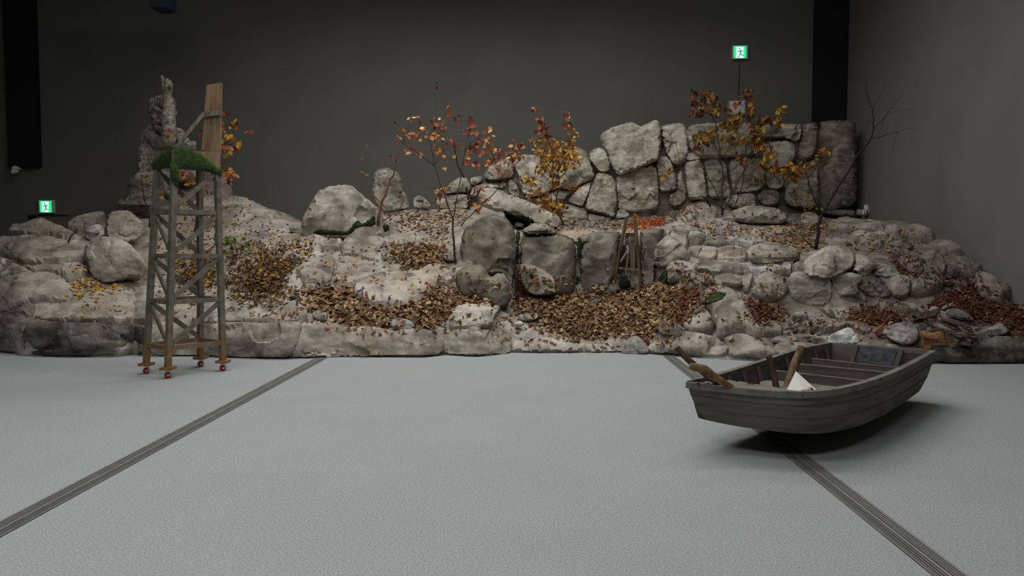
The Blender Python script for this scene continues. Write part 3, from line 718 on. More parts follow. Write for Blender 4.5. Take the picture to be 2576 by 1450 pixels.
# ------------------------------------------------------------------ the dry stone wall at the back
YW = 15.75
wbase = P(1640.0, 560.0, YW)
swall = empty('stone_wall', (wbase[0], YW, wbase[2]), 'tall dry wall of big irregular pale stones at the back right', 'stone wall')
WALL = [
 ('A5',[(1775,450),(1830,395),(1960,340),(2110,300),(2180,355),(2250,330),(2330,280),(2375,300),(2400,400),(2385,640),(2360,690),(2250,740),(2160,770),(2030,830),(1960,840),(1920,790),(1870,720),(1850,620),(1810,530)],.42,-.12),
 ('A5',[(1645,630),(1690,590),(1750,572),(1810,590),(1840,650),(1870,780),(1800,830),(1740,810),(1690,750),(1650,690)],.3,-.06),
 ('A5',[(1310,600),(1390,570),(1500,570),(1580,610),(1640,690),(1690,860),(1670,900),(1570,940),(1480,990),(1350,1000),(1250,960),(1230,850),(1270,700)],.4,0),
 ('A5',[(1720,850),(1810,842),(1870,880),(1920,930),(1940,1050),(1920,1290),(1890,1305),(1780,1270),(1605,1220),(1605,1180),(1640,1080),(1685,960)],.34,-.05),
 ('A5',[(1660,932),(1640,1030),(1590,1150),(1570,1200),(1420,1150),(1415,1130),(1470,1060),(1550,980)],.26,0),
 ('A5',[(1950,852),(2040,842),(2180,790),(2330,760),(2370,800),(2385,1000),(2385,1180),(2350,1215),(2200,1240),(2080,1250),(1960,1240),(1950,1100),(1932,950)],.32,.02),
 ('A5',[(830,680),(930,655),(1060,660),(1110,700),(1130,800),(1240,900),(1235,1010),(1090,1075),(950,1070),(910,1000),(870,850),(830,760)],.36,0),
 ('A5',[(570,760),(640,710),(740,690),(800,720),(822,790),(822,880),(700,900),(580,910),(500,880),(520,840)],.32,0),
 ('A5',[(350,900),(400,880),(480,875),(495,920),(420,960),(370,970)],.22,0),
 ('A5',[(80,1060),(130,960),(240,890),(310,890),(350,960),(355,1010),(330,1040),(200,1050)],.32,-.1),
 ('A5',[(358,1030),(400,980),(500,945),(640,940),(740,935),(755,970),(690,1010),(560,1000),(470,1020),(430,1090),(362,1090)],.28,0),
 ('A5',[(765,930),(800,905),(850,960),(890,1040),(880,1090),(830,1090),(770,1040)],.24,0),
 ('A5',[(0,1075),(180,1062),(340,1060),(352,1150),(340,1230),(0,1235)],.3,-.05),
 ('A5',[(1340,1170),(1420,1165),(1560,1210),(1618,1250),(1615,1345),(1400,1345),(1330,1280)],.24,0),
 ('A5',[(1628,1262),(1760,1290),(1890,1320),(1890,1370),(1640,1370)],.18,0),
 ('A5',[(980,1100),(1100,1090),(1240,1030),(1400,1012),(1480,1002),(1440,1060),(1390,1120),(1200,1160),(1000,1150)],.26,0),
 ('A7',[(235,525),(300,500),(430,490),(460,540),(470,620),(485,740),(440,840),(360,858),(320,820),(270,730),(245,640)],.32,0),
 ('A7',[(480,590),(520,510),(600,495),(760,490),(930,475),(1060,495),(1085,560),(1080,680),(1060,780),(820,788),(610,788),(540,740),(500,680)],.36,0),
 ('A7',[(1100,520),(1250,490),(1430,490),(1530,500),(1530,570),(1500,640),(1460,652),(1350,610),(1200,618),(1110,620)],.34,0),
 ('A7',[(1545,510),(1600,485),(1675,490),(1686,560),(1680,700),(1640,780),(1540,828),(1500,820),(1500,700),(1530,600)],.3,0),
 ('A7',[(1190,690),(1260,650),(1400,640),(1460,662),(1480,760),(1430,850),(1340,902),(1220,895),(1170,860)],.28,-.03),
 ('A7',[(1520,872),(1600,835),(1680,802),(1688,1000),(1688,1240),(1600,1262),(1400,1232),(1370,1150),(1400,1050),(1490,950)],.28,0),
 ('A7',[(440,860),(520,825),(600,812),(630,900),(655,1100),(648,1170),(520,1180),(480,1170),(460,1000)],.28,0),
 ('A7',[(628,808),(820,802),(856,960),(878,1150),(820,1165),(672,1165),(655,1000)],.28,.02),
 ('A7',[(864,850),(900,812),(1120,802),(1180,840),(1190,980),(1150,1090),(1000,1112),(900,1118),(882,1000)],.28,0),
 ('A7',[(185,830),(260,790),(310,800),(340,860),(375,1000),(370,1080),(310,1100),(225,1105),(215,1000)],.3,-.08),
 ('A7',[(380,930),(420,910),(450,1000),(472,1170),(400,1240),(310,1240),(310,1125),(375,1100)],.24,0),
 ('A7',[(830,1180),(900,1140),(1080,1118),(1110,1200),(1100,1260),(870,1260)],.24,-.04),
 ('A7',[(1130,1150),(1180,1102),(1250,1090),(1310,1102),(1335,1160),(1310,1230),(1200,1240),(1140,1200)],.24,-.04),
 ('A7',[(1200,922),(1340,908),(1370,960),(1360,1060),(1310,1088),(1230,1080),(1200,1000)],.22,0),
 ('A7',[(470,760),(520,745),(590,790),(600,808),(470,828)],.18,0),
 ('A7',[(1680,1255),(2030,1275),(2040,1355),(1900,1350),(1700,1320)],.3,.22),
]
for crop, pl, T, dy in WALL:
    q = px(crop, pl); cc = q.mean(0); q = cc+(q-cc)*(1.0 if q[:,1].min() > 518 and q[:,0].max() > 2100 else 1.085)
    m = rock_brown if q[:,0].min() > 1995 else rock_wall
    addrock('stone', free_stone(q, YW+dy, T*.8, 6.0, back=.5, lean=.05, facets=5, fd=.72, amp=.03, rough=2.4, rnd=1, chp=.36, crs=3.0), m, swall)
# the tall pier: six-sided block with a dark right flank
q = px('A7', [(1692,480),(1730,458),(1900,450),(2030,452),(2044,480),(2044,1000),(2040,1262),(1700,1258),(1692,1100)])
addrock('pier', free_stone(q, YW+.24, .3, 10.0, back=.4, lean=.04, facets=3, fd=.85, amp=.03), rock_brown, swall)
# hearting behind stones
bk = np.array([(1100,540),(1130,490),(1240,438),(1310,412),(1440,396),(1490,402),(1530,352),(1600,334),(1660,332),(1800,326),(1960,326),(2050,328),(2140,326),(2140,560),(1600,570),(1300,560)], float)
addrock('hearting', free_stone(bk, YW+.06, .06, 6, back=2.0, facets=0, amp=.02, step=12), rock_green, swall)

# ------------------------------------------------------------------ loose boulders and stones
def yfoot(q, f=.0): 
    i = q[:,1].argmax(); uc = (q[:,0].min()+q[:,0].max())/2
    return float(D(uc, q[:,1].max()-1))+f
LOOSE = [
 ('boulder','A3',[(650,880),(690,720),(740,620),(800,540),(850,440),(920,395),(1060,370),(1220,370),(1290,430),(1420,540),(1540,640),(1620,740),(1640,830),(1580,890),(1560,915),(1250,915),(900,905),(700,910)],rock_grey,.62,'largest pale rounded boulder with moss along its foot, left of centre'),
 ('boulder','A3',[(1435,450),(1460,360),(1450,260),(1490,210),(1570,170),(1640,190),(1730,240),(1770,350),(1800,440),(1840,510),(1845,600),(1560,610),(1500,580)],rock_grey,.35,'upright two-humped pale boulder standing behind the thin bare stem'),
 ('rock','A3',[(1880,550),(1900,500),(1950,475),(2010,510),(2080,570),(2070,605),(1980,605),(1890,600)],rock_grey,.2,'small pyramid-shaped stone beside the upright two-humped boulder'),
 ('rock','A3',[(1230,890),(1290,820),(1420,812),(1520,825),(1565,860),(1560,900),(1500,918),(1350,910)],rock_grey,.2,'flat oval stone propped against the foot of the largest boulder'),
 ('rock','A3',[(540,840),(570,800),(620,790),(645,850),(560,862)],rock_stone,.1,'tiny stone just left of the largest boulder'),
 ('boulder','A2',[(610,430),(640,370),(720,335),(830,335),(930,370),(1000,440),(1060,490),(1090,560),(1060,612),(930,615),(840,645),(740,645),(660,615),(630,530)],rock_grey,.5,'large faceted pale boulder left of the wheeled tower'),
 ('boulder','A2',[(770,250),(790,160),(860,145),(940,145),(1000,190),(1050,240),(1045,320),(960,355),(870,345),(770,325)],rock_warm,.4,'rounded tan-grey boulder behind the large faceted boulder'),
 ('rock','A2',[(605,300),(640,250),(740,240),(770,310),(720,342),(640,352)],rock_pale,.25,'low pale stone touching the rounded tan-grey boulder'),
 ('rock','A2',[(0,595),(60,575),(120,580),(110,620),(50,640),(0,632)],rock_pale,.12,'white flat stone lying at the left edge of the picture'),
 ('rock','A2',[(840,650),(880,610),(960,600),(1020,620),(1025,652),(950,658)],rock_stone,.14,'small grey stone under the front of the large faceted boulder'),
 ('rock','A2',[(1510,930),(1550,880),(1610,890),(1620,950),(1580,985),(1530,970)],rock_pale,.12,'round pale stone seen through the lowest bay of the tower'),
 ('rock','A2',[(1650,870),(1690,840),(1720,850),(1715,890),(1660,895)],rock_stone,.08,'small grey stone beside the right leg of the tower'),
 ('rock','A2',[(1230,880),(1270,840),(1325,845),(1310,880),(1260,910)],rock_pale,.08,'small pale stone behind the front leg of the tower'),
 ('boulder','A5',[(440,1070),(480,1010),(560,980),(690,1030),(800,1080),(1000,1150),(1130,1200),(1230,1270),(1290,1290),(1310,1350),(1290,1425),(1200,1395),(1050,1365),(900,1315),(760,1275),(640,1250),(520,1215),(460,1160)],rock_grey,.4,'long slanting pale slab with moss below it, between two shrubs'),
 ('boulder','A8',[(1425,700),(1460,630),(1560,590),(1700,555),(1860,570),(1950,620),(2080,660),(2125,710),(2120,772),(2050,798),(1850,805),(1740,833),(1560,828),(1450,785)],rock_grey,.3,'wide grey loaf-shaped boulder on the right-hand ledge'),
 ('rock','A8',[(1100,840),(1130,800),(1190,790),(1230,820),(1225,860),(1180,892),(1120,887)],rock_pale,.06,'small round white pebble on top of the right-hand blocks'),
 ('boulder','A8',[(1235,200),(1250,150),(1400,100),(1600,90),(1850,130),(1950,190),(1970,260),(1850,312),(1650,305),(1420,305),(1280,275)],rock_grey,.5,'thick flat slab strewn with leaves in front of the stone wall'),
 ('rock','A8',[(2020,880),(2060,820),(2160,800),(2175,880),(2130,965),(2060,985),(2020,955)],rock_stone,.13,'small grey stone wedged left of the big wedge boulder'),
 ('boulder','B1',[(85,760),(110,680),(170,640),(240,600),(330,540),(450,515),(560,530),(650,580),(685,640),(680,740),(600,795),(490,845),(380,874),(240,856),(110,845)],rock_grey,.36,'big pale wedge-shaped boulder on top of the right-hand block course'),
 ('boulder','B1',[(660,640),(700,615),(800,640),(900,690),(975,745),(880,795),(800,850),(740,855),(680,800),(640,815),(680,720)],rock_grey,.25,'angular grey boulder right of the big wedge boulder'),
 ('rock','B1',[(875,860),(920,800),(990,770),(1100,780),(1170,820),(1200,872),(1050,888)],rock_stone,.16,'low domed grey stone resting on the right-hand block course'),
 ('rock','B1',[(1035,510),(1130,480),(1220,455),(1310,480),(1320,552),(1250,568),(1100,548)],rock_brown,.16,'dark flat stone on the slope near the right wall'),
 ('rock','B1',[(780,238),(860,230),(900,255),(915,268),(850,262)],rock_pale,.08,'thin pale stone sliver under the wall sockets'),
 ('boulder','B3',[(135,850),(150,820),(230,780),(330,730),(420,700),(470,730),(520,790),(560,850),(550,890),(300,895),(180,893)],rock_white,.22,'bright white wedge stone just behind the boat'),
 ('boulder','B3',[(845,740),(900,690),(1000,650),(1120,640),(1220,670),(1270,700),(1290,800),(1270,850),(1180,893),(1080,893),(960,863),(860,800)],rock_stone,.26,'round grey boulder behind the boat stern'),
 ('slab','B3',[(1300,760),(1340,750),(1440,780),(1500,755),(1580,760),(1620,850),(1670,915),(1620,925),(1550,900),(1460,890),(1440,950),(1400,978),(1330,962),(1300,900),(1330,850)],slate_brown,.07,'rust-brown jagged stone slab right of the round boulder'),
 ('rock','B3',[(100,490),(140,450),(190,470),(245,530),(250,580),(220,600),(150,550)],rock_pale,.1,'small white stone on the gravel below the block course'),
 ('rock','B3',[(2030,780),(2110,730),(2200,680),(2270,635),(2320,660),(2380,720),(2400,752),(2300,798),(2130,793)],rock_stone,.18,'pointed pale stone at the right end of the ledge'),
 ('rock','B3',[(1550,475),(1610,430),(1680,400),(1730,415),(1660,455),(1600,476)],rock_pale,.06,'thin white stone flake in the red leaves at right'),
 ('slab','B3',[(1590,540),(1640,480),(1750,470),(1850,510),(1950,580),(1960,602),(1800,602),(1700,572)],rock_stone,.1,'grey flat slab half buried in red leaves at right'),
 ('slab','B3',[(1400,500),(1430,450),(1500,440),(1540,480),(1530,522),(1420,522)],rock_stone,.06,'small grey slab left of the white stone flake'),
 ('slab','B3',[(730,740),(800,700),(860,620),(850,700),(820,780),(780,797),(740,775)],slate_brown,.05,'small rust-brown shard left of the round boulder'),
 ('log','B3',[(1130,560),(1200,520),(1350,508),(1500,516),(1515,560),(1400,592),(1250,604),(1150,592)],slate_dark,.12,'short dark log lying behind the slate heap'),
 ('rock','B2',[(290,780),(300,700),(370,620),(440,640),(540,700),(650,770),(600,802),(480,824),(340,814)],rock_stone,.2,'grey wedge stone at the foot of the leaf drift beside the mound'),
 ('rock','F',[(1560,884),(1575,856),(1598,843),(1614,852),(1627,868),(1636,884),(1618,889),(1575,888)],rock_stone,.16,'pale grey stone at the carpet edge, centre right'),
 ('rock','B2',[(1740,910),(1780,870),(1900,840),(2060,860),(2110,900),(2050,928),(1900,938),(1780,934)],rock_stone,.12,'flat speckled stone above the middle of the boat'),
 ('rock','B2',[(2290,580),(2340,555),(2400,570),(2410,600),(2320,618)],rock_stone,.06,'small flat stone beside the small white stone on the gravel'),
 ('slab','B2',[(1620,735),(1700,650),(1745,643),(1690,714)],slate_brown,.04,'narrow rust-brown shard in the red leaves right of the mound'),
 ('rock','A4',[(680,690),(740,665),(800,700),(820,752),(740,757),(690,732)],rock_stone,.1,'small round grey stone in the tan leaves, left centre'),
 ('rock','A4',[(470,520),(510,495),(570,510),(562,542),(480,547)],rock_stone,.07,'tiny brown-grey stone in the brown leaves, left centre'),
 ('rock','A4',[(1400,790),(1430,745),(1520,740),(1600,760),(1640,800),(1600,852),(1500,858),(1420,832)],rock_stone,.14,'oval grey stone at the front of the left tan leaves'),
 ('rock','A4',[(2115,860),(2160,810),(2220,820),(2270,870),(2250,892),(2150,893)],rock_stone,.09,'dark grey wedge stone on the front slab at centre'),
 ('rock','A4',[(1890,170),(1940,110),(2000,102),(2040,150),(2010,202),(1920,197)],rock_pale,.1,'pale angular stone at the foot of the red-leaved shrub'),
 ('rock','A4',[(1905,92),(1930,50),(1990,50),(2030,95),(1960,108)],rock_warm,.09,'pinkish stone on top of the pale angular stone'),
 ('rock','A6',[(870,1280),(910,1235),(1020,1225),(1110,1245),(1080,1302),(900,1318)],rock_stone,.1,'flat grey stone half covered by the central leaf drift'),
 ('rock','A6',[(830,1360),(860,1330),(900,1315),(935,1350),(900,1382),(840,1388)],rock_pale,.07,'small pale stone below the half-covered flat stone'),
 ('rock','A6',[(1630,1130),(1680,1085),(1780,1080),(1750,1130),(1650,1158)],rock_stone,.07,'small flat stone poking out of the middle of the leaf drift'),
 ('rock','A6',[(1925,210),(1945,130),(2000,112),(2090,178),(2010,205)],rock_stone,.15,'small grey stone at the foot of the wall behind the wooden frame'),
 ('rock','A6',[(830,280),(860,248),(920,262),(940,295),(870,305)],rock_warm,.08,'small stone tucked behind the rounded cliff block'),
 ('rock','B1',[(1690,960),(1720,925),(1790,935),(1770,975),(1710,985)],rock_brown,.08,'small brown stone beside the heap of red leaves by the wall'),
]
loose = {}
for name, crop, pl, m, T, label in LOOSE:
    q = px(crop, pl); Y0 = yfoot(q)+T*.15
    if label.startswith('grey wedge stone at the foot'): Y0 -= .1
    sz = np.ptp(q, axis=0).max()
    o = addrock(name, free_stone(q, Y0, T, 2.2, back=.75, lean=min(.15, T*.4), foot=.12, facets=7, fd=.5, amp=min(.03, T*.1), rough=3.0), m, None, smooth=.45, label=label,
                cat={'boulder':'boulder','rock':'stone','slab':'stone slab','log':'log'}[name])
    loose[label] = o
big = loose['largest pale rounded boulder with moss along its foot, left of centre']
slant = loose['long slanting pale slab with moss below it, between two shrubs']
moss_pad(px('A3', [(790,900),(840,850),(980,850),(1100,870),(1180,870),(1240,790),(1290,740),(1330,790),(1420,740),(1450,690),(1480,720),(1480,810),(1290,815),(1220,890),(1150,912),(900,905)]), big, moss_dark)
moss_pad(px('A3', [(1560,800),(1610,790),(1640,830),(1590,885),(1560,850)]), big, moss_dark)
moss_pad(px('A6', [(715,115),(790,170),(880,185),(950,190),(1040,220),(1050,260),(960,275),(880,235),(780,205),(725,160)]), slant, moss_dark)
moss_pad(px('B2', [(830,440),(900,370),(970,310),(1080,275),(1180,300),(1120,370),(1060,400),(960,430),(880,480)]), stage, moss)
moss_pad(px('A8', [(280,1040),(310,1000),(370,920),(405,910),(405,1100),(320,1100)]), stage, moss_dark)
moss_pad(px('A6', [(850,320),(890,300),(895,380),(885,480),(880,700),(850,720)]), stage, moss_dark)
moss_pad(px('A6', [(1470,460),(1560,455),(1640,455),(1570,500),(1560,620),(1540,650),(1510,640),(1510,520)]), stage, moss_dark)
moss_pad(px('A6', [(1500,830),(1530,840),(1530,920),(1490,930)]), stage, moss_dark)
moss_pad(px('A6', [(990,810),(1020,800),(1050,860),(1010,865)]), stage, moss_dark)
moss_pad(px('A8', [(1890,1040),(1930,1010),(1940,1080),(1910,1100)]), stage, moss_dark)

# slate heap on the right: thin splintered plates, each its own thing
E5 = 'E5'
SLATE = [
 [(760,500),(900,490),(1300,600),(1560,780),(1580,840),(1300,780),(1000,640)],[(900,350),(1080,470),(1500,560),(1780,700),(1700,730),(1300,640),(960,500)],
 [(480,480),(600,540),(680,700),(600,720),(500,600)],[(340,620),(460,580),(560,700),(560,790),(380,790)],[(980,730),(1060,760),(1200,960),(1420,1220),(1300,1230),(1120,1020)],
 [(700,720),(960,740),(960,800),(760,820)],[(620,800),(720,820),(760,900),(680,900)],[(1280,740),(1560,800),(1580,850),(1340,850)],[(1740,800),(1900,820),(1920,870),(1740,880)],
 [(1760,900),(1960,920),(2040,1030),(1880,1030),(1760,960)],[(1600,1010),(1760,1030),(1880,1060),(1860,1110),(1640,1080)],[(1430,1140),(1640,1080),(1800,1130),(1820,1240),(1600,1240)],
 [(1280,1010),(1440,1000),(1560,1080),(1440,1140),(1400,1230)],[(1300,940),(1560,900),(1700,960),(1500,1010)],[(1560,640),(1800,690),(1900,800),(1700,800),(1560,740)],
 [(640,620),(760,640),(780,680),(680,690)],[(30,470),(180,440),(260,520),(120,560)],[(1900,760),(2150,715),(2000,840),(1930,830)],[(1100,760),(1280,820),(1300,940),(1180,900)],[(560,440),(800,470),(860,560),(640,560)],
]
for k, pl in enumerate(SLATE):
    q = px(E5, pl); Y0 = yfoot(q)-.1+random.uniform(-.05,.05)
    addrock('slate_plate', free_stone(q, Y0, .035, 3.0, back=.8, lean=.10, facets=3, fd=.8, amp=.008, rnd=0), slate_dark, None, smooth=.4,
            label='dark splintered slate plate in the heap beside the rust-brown slab', cat='slate', group='slate plates heaped at the right')
GRAV = [(1655,690,70,30),(1760,680,60,24),(1990,700,60,40),(2080,720,70,50),(2180,700,60,60),(2260,690,60,50),(2330,740,70,40),(1870,735,60,40),(1950,760,60,30),(2060,800,70,50),(2160,790,60,60),(2280,800,60,70),(2370,830,60,50),(2230,870,70,40),(2330,890,70,30),(2100,650,50,24),(2440,720,50,60),(2120,905,60,25)]
for k, (cx, cy, rx, ry) in enumerate(GRAV):
    n = 7; ang = np.sort(np.array([2*math.pi*i/n+random.uniform(-.3,.3) for i in range(n)])); rot = random.uniform(-.6,.6)
    x = np.cos(ang)*rx*.62; y = np.sin(ang)*ry*.62
    q = px('B2', np.stack([cx+x*math.cos(rot)-y*math.sin(rot), cy+x*math.sin(rot)+y*math.cos(rot)], -1))
    addrock('gravel_stone', free_stone(q, yfoot(q)-.02, .07, 2.4, facets=4, amp=.01, rnd=0), random.choice([rock_brown, rock_stone, slate_dark, rock_green]), None, smooth=.4,
            label='small broken stone in the rubble between the mound and the white wedge stone', cat='stone', group='rubble stones behind the boat')

# ------------------------------------------------------------------ leaf drifts
LEAFV = [np.array([(0,0,0),(.33,.25,.05),(.33,-.25,.05),(.42,0,-.01),(.7,.2,.12),(.7,-.2,.1),(.74,0,.04),(1,0,.14)]),
         np.array([(0,0,.06),(.3,.28,.14),(.3,-.28,.02),(.4,0,0),(.68,.24,.2),(.68,-.2,-.02),(.7,0,.02),(1,.05,.22)]),
         np.array([(0,0,.1),(.28,.2,.12),(.3,-.22,.12),(.4,0,.0),(.72,.16,.08),(.7,-.18,.08),(.74,0,-.03),(1,-.04,.06)])]
LEAFF = [(0,3,1),(0,2,3),(1,3,6,4),(3,2,5,6),(4,6,7),(6,5,7)]
LEAFMESH = []
for k, lv in enumerate(LEAFV):
    me = bpy.data.meshes.new('leaf_blade'); me.from_pydata((lv-[.0,0,0]).tolist(), [], LEAFF); me.materials.append(leaf_m)
    me.polygons.foreach_set('use_smooth', [True]*len(me.polygons)); LEAFMESH.append(me)
LEAFMESH2 = []
for k, lv in enumerate(LEAFV):
    me = bpy.data.meshes.new('leaf_blade'); me.from_pydata((lv*[1,1.4,1]).tolist(), [], LEAFF); me.materials.append(leaf_m)
    me.polygons.foreach_set('use_smooth', [True]*len(me.polygons)); LEAFMESH2.append(me)
C = lambda *c: srgb(*c)[:3]
PAL = {
 'tan':[C(150,120,84),C(132,104,72),C(168,142,104),C(112,86,58),C(178,156,120),C(92,68,48),C(140,102,68),C(120,82,52)],
 'brown':[C(112,86,58),C(92,68,46),C(130,102,64),C(78,56,40),C(146,116,62),C(180,140,52),C(104,68,44),C(96,72,48)],
 'yellow':[C(196,150,40),C(178,128,36),C(206,168,60),C(150,110,50),C(120,84,44)],
 'red':[C(112,68,48),C(94,54,40),C(130,84,56),C(80,46,36),C(146,110,76),C(112,50,40),C(106,76,54)],
 'deepred':[C(94,56,42),C(78,44,34),C(106,68,48),C(66,38,30),C(132,98,66),C(96,44,36)],
 'mix':[C(160,120,74),C(132,84,50),C(172,140,80),C(120,56,38),C(180,140,60),C(112,84,52)],
}
def pick(pal):
    c = random.choice(PAL[pal]); f = random.uniform(.65, 1.2); return tuple(min(1, x*f) for x in c)
def leaf_frame(nrm, tilt, yaw, size):
    n = Vector(nrm).normalized(); n = (n+Vector((random.gauss(0,tilt), random.gauss(0,tilt), random.gauss(0,tilt*.6)))).normalized()
    a = n.orthogonal().normalized(); a = Quaternion(n, yaw) @ a; b = n.cross(a)
    M = Matrix((a*size, b*size, n*size)).transposed()
    return M
def sample_poly(poly, n):
    poly = np.asarray(poly, float); out = []; lo, hi = poly.min(0), poly.max(0)
    while len(out) < n:
        q = RNG.uniform(lo, hi, (n*2, 2)); out += list(q[inside(poly, q)])
    return out[:n]
BV = [BVHTree.FromPolygons(*ALLROCK())]
def hit(u, v):
    r = Vector(rays(np.array(float(u)), np.array(float(v)))).normalized()
    h = BV[0].ray_cast(Vector(CAM), r)
    return h[0], h[1]
def drop(x, y, z):
    h = BV[0].ray_cast(Vector((x, y, z)), Vector((0,0,-1)))
    return h[0], h[1]
# brown beds under the thick drifts
def bed(poly, mat, lift=.05, thick=.035, shrink=.86):
    poly = grow(np.asarray(poly, float), shrink)
    poly = poly+RNG.normal(0, 5, poly.shape)
    V2, T2, d, st = mesh2d(np.asarray(poly, float), 7, 1, jag=.3)
    pts = []
    SP, SNN = S(V2[:,0], V2[:,1]), SN(V2[:,0], V2[:,1])
    for p, n, dd in zip(SP, SNN, d):
        p = Vector(p); n = Vector(n)
        up = Vector((n.x, n.y, max(n.z, .3))).normalized()
        k = min(1, dd/16); pts.append(np.array(p+up*(-.03+k*(thick+.03)+k*.03*fbm(p, 5))))
    Fr = np.array(pts); Fr[:,2] = np.maximum(Fr[:,2], .01); Bk = Fr-np.array([0,-.05,.12]); Bk[:,2] = np.maximum(Bk[:,2], .006)
    V, F = closed(Fr, Bk, orient(Fr, T2), d)
    return V, F
DRIFTS = [  # name, label, palette, size, thick?, litter, [(polygon, count)]
 ('leaf_drift','deep drift of dry tan leaves filling the hollow at the centre','tan',.088,litter,
  [([(1290,690),(1320,715),(1450,725),(1560,730),(1640,712),(1700,698),(1760,716),(1770,760),(1735,800),(1700,848),(1650,862),(1560,848),(1450,852),(1340,832),(1290,792),(1268,760),(1295,730)],2700)]),
 ('leaf_drift','tan leaf drift running along the ledge left of centre','tan',.105,litter,
  [([(735,745),(800,722),(880,716),(900,755),(960,772),(1030,768),(1080,735),(1130,718),(1200,730),(1262,748),(1240,760),(1140,768),(1130,815),(1080,828),(960,822),(870,822),(800,795),(750,775)],1150)]),
 ('leaf_drift','brown and yellow leaf drift right of the tower','brown',.075,litter,
  [([(560,640),(620,612),(740,612),(790,618),(770,660),(715,700),(745,742),(700,768),(620,772),(560,722),(572,680)],1200),([(430,660),(500,640),(560,650),(560,720),(500,730),(440,710)],420)]),
 ('leaf_drift','small heap of tan leaves beside the red-leaved shrub','tan',.10,litter,
  [([(960,640),(1000,612),(1060,605),(1120,622),(1142,655),(1100,665),(1050,662),(1020,692),(1000,662)],330)]),
 ('leaf_drift','yellow leaves gathered below the large faceted boulder','yellow',.075,None,
  [([(180,706),(220,690),(290,700),(330,702),(300,732),(230,735),(190,760)],190),([(190,740),(300,735),(330,790),(200,800)],26)]),
 ('leaf_drift','red-brown leaves banked against the mound beside the central drift','red',.062,litter_red,
  [([(1650,735),(1740,722),(1800,712),(1815,738),(1765,770),(1742,800),(1690,832)],520)]),
 ('leaf_drift','red-brown leaves spilling from the gap right of the rounded cliff block','red',.065,litter_red,
  [([(1290,672),(1310,680),(1335,712),(1320,760),(1290,760)],170)]),
 ('leaf_drift','red leaves lying right of the mossy mound','red',.062,litter_red,
  [([(1868,748),(1920,752),(1985,782),(1960,805),(1920,802),(1902,832),(1882,800)],300)]),
 ('leaf_drift','red leaves lying below the right-hand block course','red',.058,litter_red,
  [([(2110,790),(2160,770),(2260,775),(2285,800),(2240,812),(2140,812)],300)]),
 ('leaf_drift','dark red leaf bank running along the right wall','deepred',.058,litter_red,
  [([(2310,775),(2340,752),(2395,712),(2450,698),(2482,740),(2540,768),(2600,782),(2600,842),(2520,822),(2460,802),(2420,792),(2380,775)],900),([(2225,640),(2300,655),(2380,690),(2440,702),(2300,704),(2250,682)],190)]),
 ('leaf_scatter','tan leaves scattered among the stones at the foot of the wall','tan',.085,None,
  [([(1590,545),(1680,520),(1745,503),(1762,530),(1700,562),(1640,562)],260),([(1330,562),(1420,552),(1560,545),(1560,578),(1400,580)],240),([(975,540),(1040,522),(1180,528),(1150,570),(1120,610),(1040,582),(980,582)],330)]),
 ('leaf_scatter','mixed leaves strewn over the upper right ledges','mix',.075,None,
  [([(1700,548),(1830,560),(2000,570),(2045,600),(2030,640),(1900,600),(1780,592)],330),([(1960,545),(2100,558),(2060,622),(1980,602)],150),([(2010,562),(2330,600),(2300,640),(2100,640)],150),([(1900,645),(2010,650),(2010,695),(1900,690)],36)]),
 ('leaf_scatter','single leaves strewn thinly over the left slopes','mix',.08,None,
  [([(440,512),(560,500),(720,560),(740,600),(600,600),(440,560)],130),([(380,600),(540,560),(560,640),(400,670)],170),([(750,600),(1140,640),(1140,740),(880,720),(740,700)],100),([(640,780),(760,790),(740,815),(620,812)],30),([(380,700),(560,700),(560,760),(400,800)],70)]),
 ('leaf_scatter','single leaves on the front slabs at the carpet edge','tan',.09,None,
  [([(780,815),(1130,815),(1120,860),(800,850)],50),([(1130,790),(1290,790),(1290,870),(1130,850)],60),([(1300,845),(1560,855),(1560,880),(1300,880)],40),([(1640,780),(1900,780),(1900,880),(1650,880)],18),([(1900,790),(2100,780),(2100,870),(1920,860)],50),([(2100,800),(2300,810),(2300,860),(2100,860)],30)]),
]
LOOSEPX = [px(c_, p_) for _, c_, p_, *_r in LOOSE]
LBB = [(q_.min(0), q_.max(0)) for q_ in LOOSEPX]
def on_loose(u, v):
    for q_, (a_, b_) in zip(LOOSEPX, LBB):
        if a_[0] < u < b_[0] and a_[1] < v < b_[1] and inside(q_, np.array([[u, v]]))[0]: return True
    return False
singles = []          # individually built leaves
